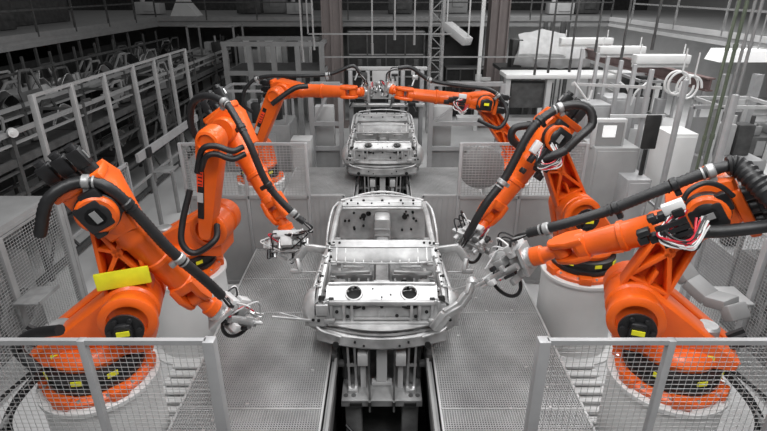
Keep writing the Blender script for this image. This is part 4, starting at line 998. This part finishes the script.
m = MB(); c = PY(651, 132, 8.2); m.box(c, (.24, .06, .56), bev=.02); m.bar(c + V((0, .05, -.3)), V((c.x, 8.25, FZ)), .05)
o = m.build('black_screen', 'vdark', None, root_loc=c); tag(o, 'upright black screen panel behind the right fence posts', 'screen')
m = MB(); c = PZ(688, 162, .95); m.cyl(c + V((0, 0, -.03)), c + V((0, 0, .04)), .17, n=20, bev=.01); m.cyl(c, V((c.x, c.y, FZ)), .03, n=10); 
for k in range(5): m.bar(V((c.x, c.y, FZ + .1)), V((c.x + .25 * math.cos(k * 1.257), c.y + .25 * math.sin(k * 1.257), FZ + .04)), .04)
o = m.build('stool', 'vdark', None, root_loc=(c.x, c.y, FZ)); tag(o, 'round black stool beside the low white cabinet', 'stool')
# slanting conveyor edge
a = PZ(598, 84, 2.4); b = PZ(690, 137, 1.6)
root = thing('roller_conveyor', 'narrow pale conveyor rail sloping down beyond the right fence', 'conveyor', a)
MB().bar(a, b, .05, .08).build('rail', 'white', root); MB().bar(a + V((.4, .1, 0)), b + V((.4, .1, 0)), .05, .08).build('rail', 'offwhite', root)
for k in range(9): q = a.lerp(b, (k + .5) / 9); MB().cyl(q, q + V((.4, .1, 0)), .03, n=10).build('roller', 'steel', root)
for q in (a, b): MB().bar(q, V((q.x, q.y, FZ)), .05).build('leg', 'offwhite', root)
m = MB(); c = PZ(640, 92, 2.5); m.box(c, (.9, .6, .9), bev=.05); o = m.build('hopper', 'vdark', None, root_loc=c)
m = MB(); m.bar(c + V((.25, -.32, -.45)), c + V((.25, -.32, .5)), .12); m.build('frame_post', 'white', o); m = MB(); m.bar(c + V((0, 0, -.45)), V((c.x, c.y, FZ)), .4); m.build('base', 'grey', o); tag(o, 'black hopper with white post behind the right fence', 'hopper')
# coiled cables hanging
for k, (px, py) in enumerate(((680, 84), (692, 88))):
    c = PY(px, py, 9.3); m = MB(); m.tube([c + V((.17 * math.cos(t), .02 * t, .2 * math.sin(t))) for t in [i * .6 for i in range(22)]], .02, 8)
    m.bar(c + V((0, 0, .2)), c + V((0, 0, .6)), .02)
    o = m.build('cable_coil', 'white', None, root_loc=c); tag(o, ('left', 'right')[k] + ' white cable coil hanging under the brown beam end', 'coil', 'white cable coils')
for k, pts in enumerate((((620, 82), (628, 90), (630, 105), (636, 92), (648, 82)), ((574, 82), (580, 90), (588, 100), (592, 90)))):
    m = MB(); m.tube([PY(x, y, 10.2) for x, y in pts], .02, 6); o = m.build('hanging_cable', 'white', None, root_loc=PY(*pts[0], 10.2)); tag(o, ('pale cable looping down left of the black hopper', 'pale cable looping above the middle right hose')[k], 'cable')
# wall with door frame far right and green pipes
root = thing('door_portal', 'grey framed doorway panel at the far right', 'portal', (8, 11.5, FZ))
for px in (725, 757): c = PY(px, 80, 11.5); MB().bar((c.x, 11.5, FZ), (c.x, 11.5, 3.3), .16).build('jamb', 'alu', root)
c = PY(742, 75, 11.6); MB().box((c.x, 11.7, 1.0), (.7, .05, 2.9)).build('panel', 'grey', root)
MB().bar((PY(725, 70, 11.5).x, 11.5, 2.7), (PY(757, 70, 11.5).x, 11.5, 2.7), .12).build('lintel', 'offwhite', root)
c = PY(710, 90, 9.8); root = thing('portal_frame', 'slim pale upright frame with mirror panel left of the green pipes', 'frame', (c.x, 9.8, FZ))
for q in (-.25, .25): MB().bar((c.x + q, 9.8, FZ), (c.x + q, 9.8, 2.95), .07).build('upright', 'alu', root)
MB().bar((c.x - .25, 9.8, 2.95), (c.x + .25, 9.8, 2.95), .07).build('crossbar', 'alu', root); MB().box((c.x, 9.82, 2.4), (.42, .02, .7)).build('panel', 'grey', root)
for k, (px, mt, w_) in enumerate(((737, 'green', .024), (745, 'green', .028), (753, 'alushade', .024), (760, 'alushade', .026))):
    c = PY(px, 10, 7.6 + .1 * k); m = MB(); m.cyl((c.x, c.y, FZ), (c.x, c.y, 7), w_ * .9, n=12)
    for z in (1.0, 2.9, 4.2): m.cyl((c.x, c.y, z), (c.x, c.y, z + .08), w_ * 1.2, n=12)
    o = m.build('upright_pipe', mt, None, root_loc=(c.x, c.y, FZ)); tag(o, ('leftmost green', 'second green', 'left grey', 'rightmost grey')[k] + ' vertical pipe of the four at upper right', 'pipe', 'vertical pipes at upper right')
# thin hanging rods across the upper right
for k, (px, y) in enumerate(((542, 12), (556, 12), (578, 11.5), (602, 12), (630, 11), (660, 9.5))):
    c = PY(px, 8, y); e = PY(px - 5, (75, 73, 72, 52, 60, 50)[k], y); m = MB(); m.bar((c.x, y, 7), (c.x, y, e.z), .034); m.cyl((c.x, y, e.z), (c.x, y, e.z + .25), .03, n=10)
    o = m.build('hanging_rod', 'dgrey', None, root_loc=(c.x, y, e.z)); tag(o, ('farthest left', 'second from left', 'third from left', 'third from right', 'second from right', 'farthest right')[k] + ' of the thin dark rods hanging at upper right', 'rod', 'thin rods at upper right')
for k, px in enumerate((300, 312, 372, 395, 415)):
    c = PY(px, 8, 14 + k * .3); e = PY(px, (62, 50, 55, 40, 45)[k], c.y); m = MB(); m.bar((c.x, c.y, 7), (c.x, c.y, e.z), .04); m.cyl((c.x, c.y, e.z), (c.x, c.y, e.z + .3), .035, n=8)
    o = m.build('hanging_rod', 'alushade', None, root_loc=(c.x, c.y, e.z)); tag(o, ('farthest left', 'second from left', 'middle', 'second from right', 'farthest right')[k] + ' of the thin grey rods hanging at upper middle', 'rod', 'thin rods at upper middle')
m = MB(); a = PY(330, 34, 16); m.bar((-2.2, 16, a.z), (2.0, 16, a.z), .04); a2 = PY(330, 57, 16); m.bar((-1.8, 16, a2.z), (5.4, 16, a2.z), .04)
m.bar((-2.2, 16, a.z), (-2.2, 16, 5), .04)
o = m.build('light_rail', 'alushade', None, root_loc=(0, 16, a.z)); tag(o, 'two thin horizontal rails crossing in front of the black cages', 'rail')
# slanted white duct lamp near the mast
a = PY(447, 25, 17); b = PY(468, 42, 16.2); m = MB(); m.bar(a, b, .35, .25, bev=.04); m.bar(a, a + V((0, 0, 4)), .04); m.bar(b, b + V((0, 0, 4.5)), .04); o = m.build('duct', 'offwhite', None, root_loc=a); tag(o, 'short slanting pale duct between the mast and the white post', 'duct')
machine('dark engine-like machine on a trolley at far right', PZ(750, 140, .8).x + .3, PZ(750, 140, .8).y, FZ, 1.6, 1.0, 1.1, seed=5)
machine('cluttered pale machine beyond the right fence near the coils', 6.9, 10.2, FZ, 1.2, 1.0, 2.6, ('alu', 'offwhite', 'dgrey'), seed=6)
machine('pale machine with modules beyond the right fence', 6.6, 12.6, FZ, 1.6, 1.2, 2.7, ('offwhite', 'alu', 'dgrey'), seed=7)
machine('small pale machine low beyond the right fence', 5.7, 7.3, FZ, .9, .9, 1.6, ('alu', 'offwhite', 'dgrey'), seed=8)
machine('dark machine between the left rack and the steel frame', -6.2, 20.3, FZ, 1.8, 1.4, 3.4, seed=9)
machine('grey machine behind the far left robot', -3.4, 14.2, FZ, 1.8, 1.2, 2.2, ('alushade', 'alu', 'vdark'), seed=10)
# light box left of far robot, oval window panel right
c = PY(299, 118, 12.2); m = MB(); m.box((c.x, 12.4, .4), (.5, .5, 2.5), bev=.02); m.box((c.x, 12.14, .6), (.4, .03, 1.7)); o = m.build('pale_cabinet', 'offwhite', None, root_loc=(c.x, 12.4, FZ)); tag(o, 'pale box cabinet between the left fence and the second car', 'cabinet')
root = thing('inspection_window', 'oval grey inspection window behind the right cross fence', 'window', (1.6, 7.85, GZ)); c = PY(482, 168, 7.85)
MB().lathe(c, V((0, 1, 0)), [(0, .33), (.02, .36), (.04, .33)], 36).build('frame', 'alushade', root)
root = thing('cable_tray', 'two thin white rails running level across the right fence posts', 'rail', PY(560, 92, 9.6))
MB().bar(PY(572, 84, 10.6), PY(662, 88, 9.4), .05, .05).build('rail', 'offwhite', root)
MB().bar(PY(610, 116, 9.3), PY(665, 116, 9.0), .05, .05).build('rail', 'offwhite', root)
# ---------------------------------------------------------------- light
w = bpy.data.worlds.new('hall_light'); sc.world = w; w.use_nodes = True
w.node_tree.nodes['Background'].inputs[0].default_value = (1, 1, 1, 1); w.node_tree.nodes['Background'].inputs[1].default_value = .13
def area(loc, sx, sy, power, tgt=None):  # area lamps with no modelled fixture, all out of view
    l = bpy.data.lights.new('unseen_lamp', 'AREA'); l.shape = 'RECTANGLE'; l.size = sx; l.size_y = sy; l.energy = power
    o = bpy.data.objects.new('unseen_lamp', l); col.objects.link(o); o.location = loc
    if tgt: o.rotation_euler = (V(tgt) - V(loc)).to_track_quat('-Z', 'Y').to_euler()
    return o
area((-1.6, 4.5, 8.2), .8, 7, 300); area((1.6, 4.5, 8.2), .8, 7, 300); area((0, 12, 8.2), 2, 7, 260); area((2.6, .5, 7.5), 1.5, 2, 200, (1.5, 5, 1)); area((-3, .5, 7.5), 1.5, 2, 130, (-1.5, 5, 1))
area((6.8, 11, 8), 2, 10, 620); area((12, 15, 3.5), 5, 14, 420); area((6, 21, 7.5), 5, 2, 300)  # the low one under the right mezzanine is added to brighten that side
vs = sc.view_settings; vs.view_transform = 'Standard'; vs.look = 'None'; vs.exposure = 0.0; vs.gamma = 1.0; vs.use_curve_mapping = False

# feet of everything that stands in the hall end on the floor
for o in list(bpy.data.objects):
    if o.type != 'MESH' or o.get('kind') == 'structure': continue
    r = o
    while r.parent: r = r.parent
    off = V(r.location)
    if r.name.startswith(('body_carrier', 'conveyor_rail')): continue
    if o.data.users > 1: continue
    for v in o.data.vertices:
        if v.co.z + off.z < FZ: v.co.z = FZ - off.z
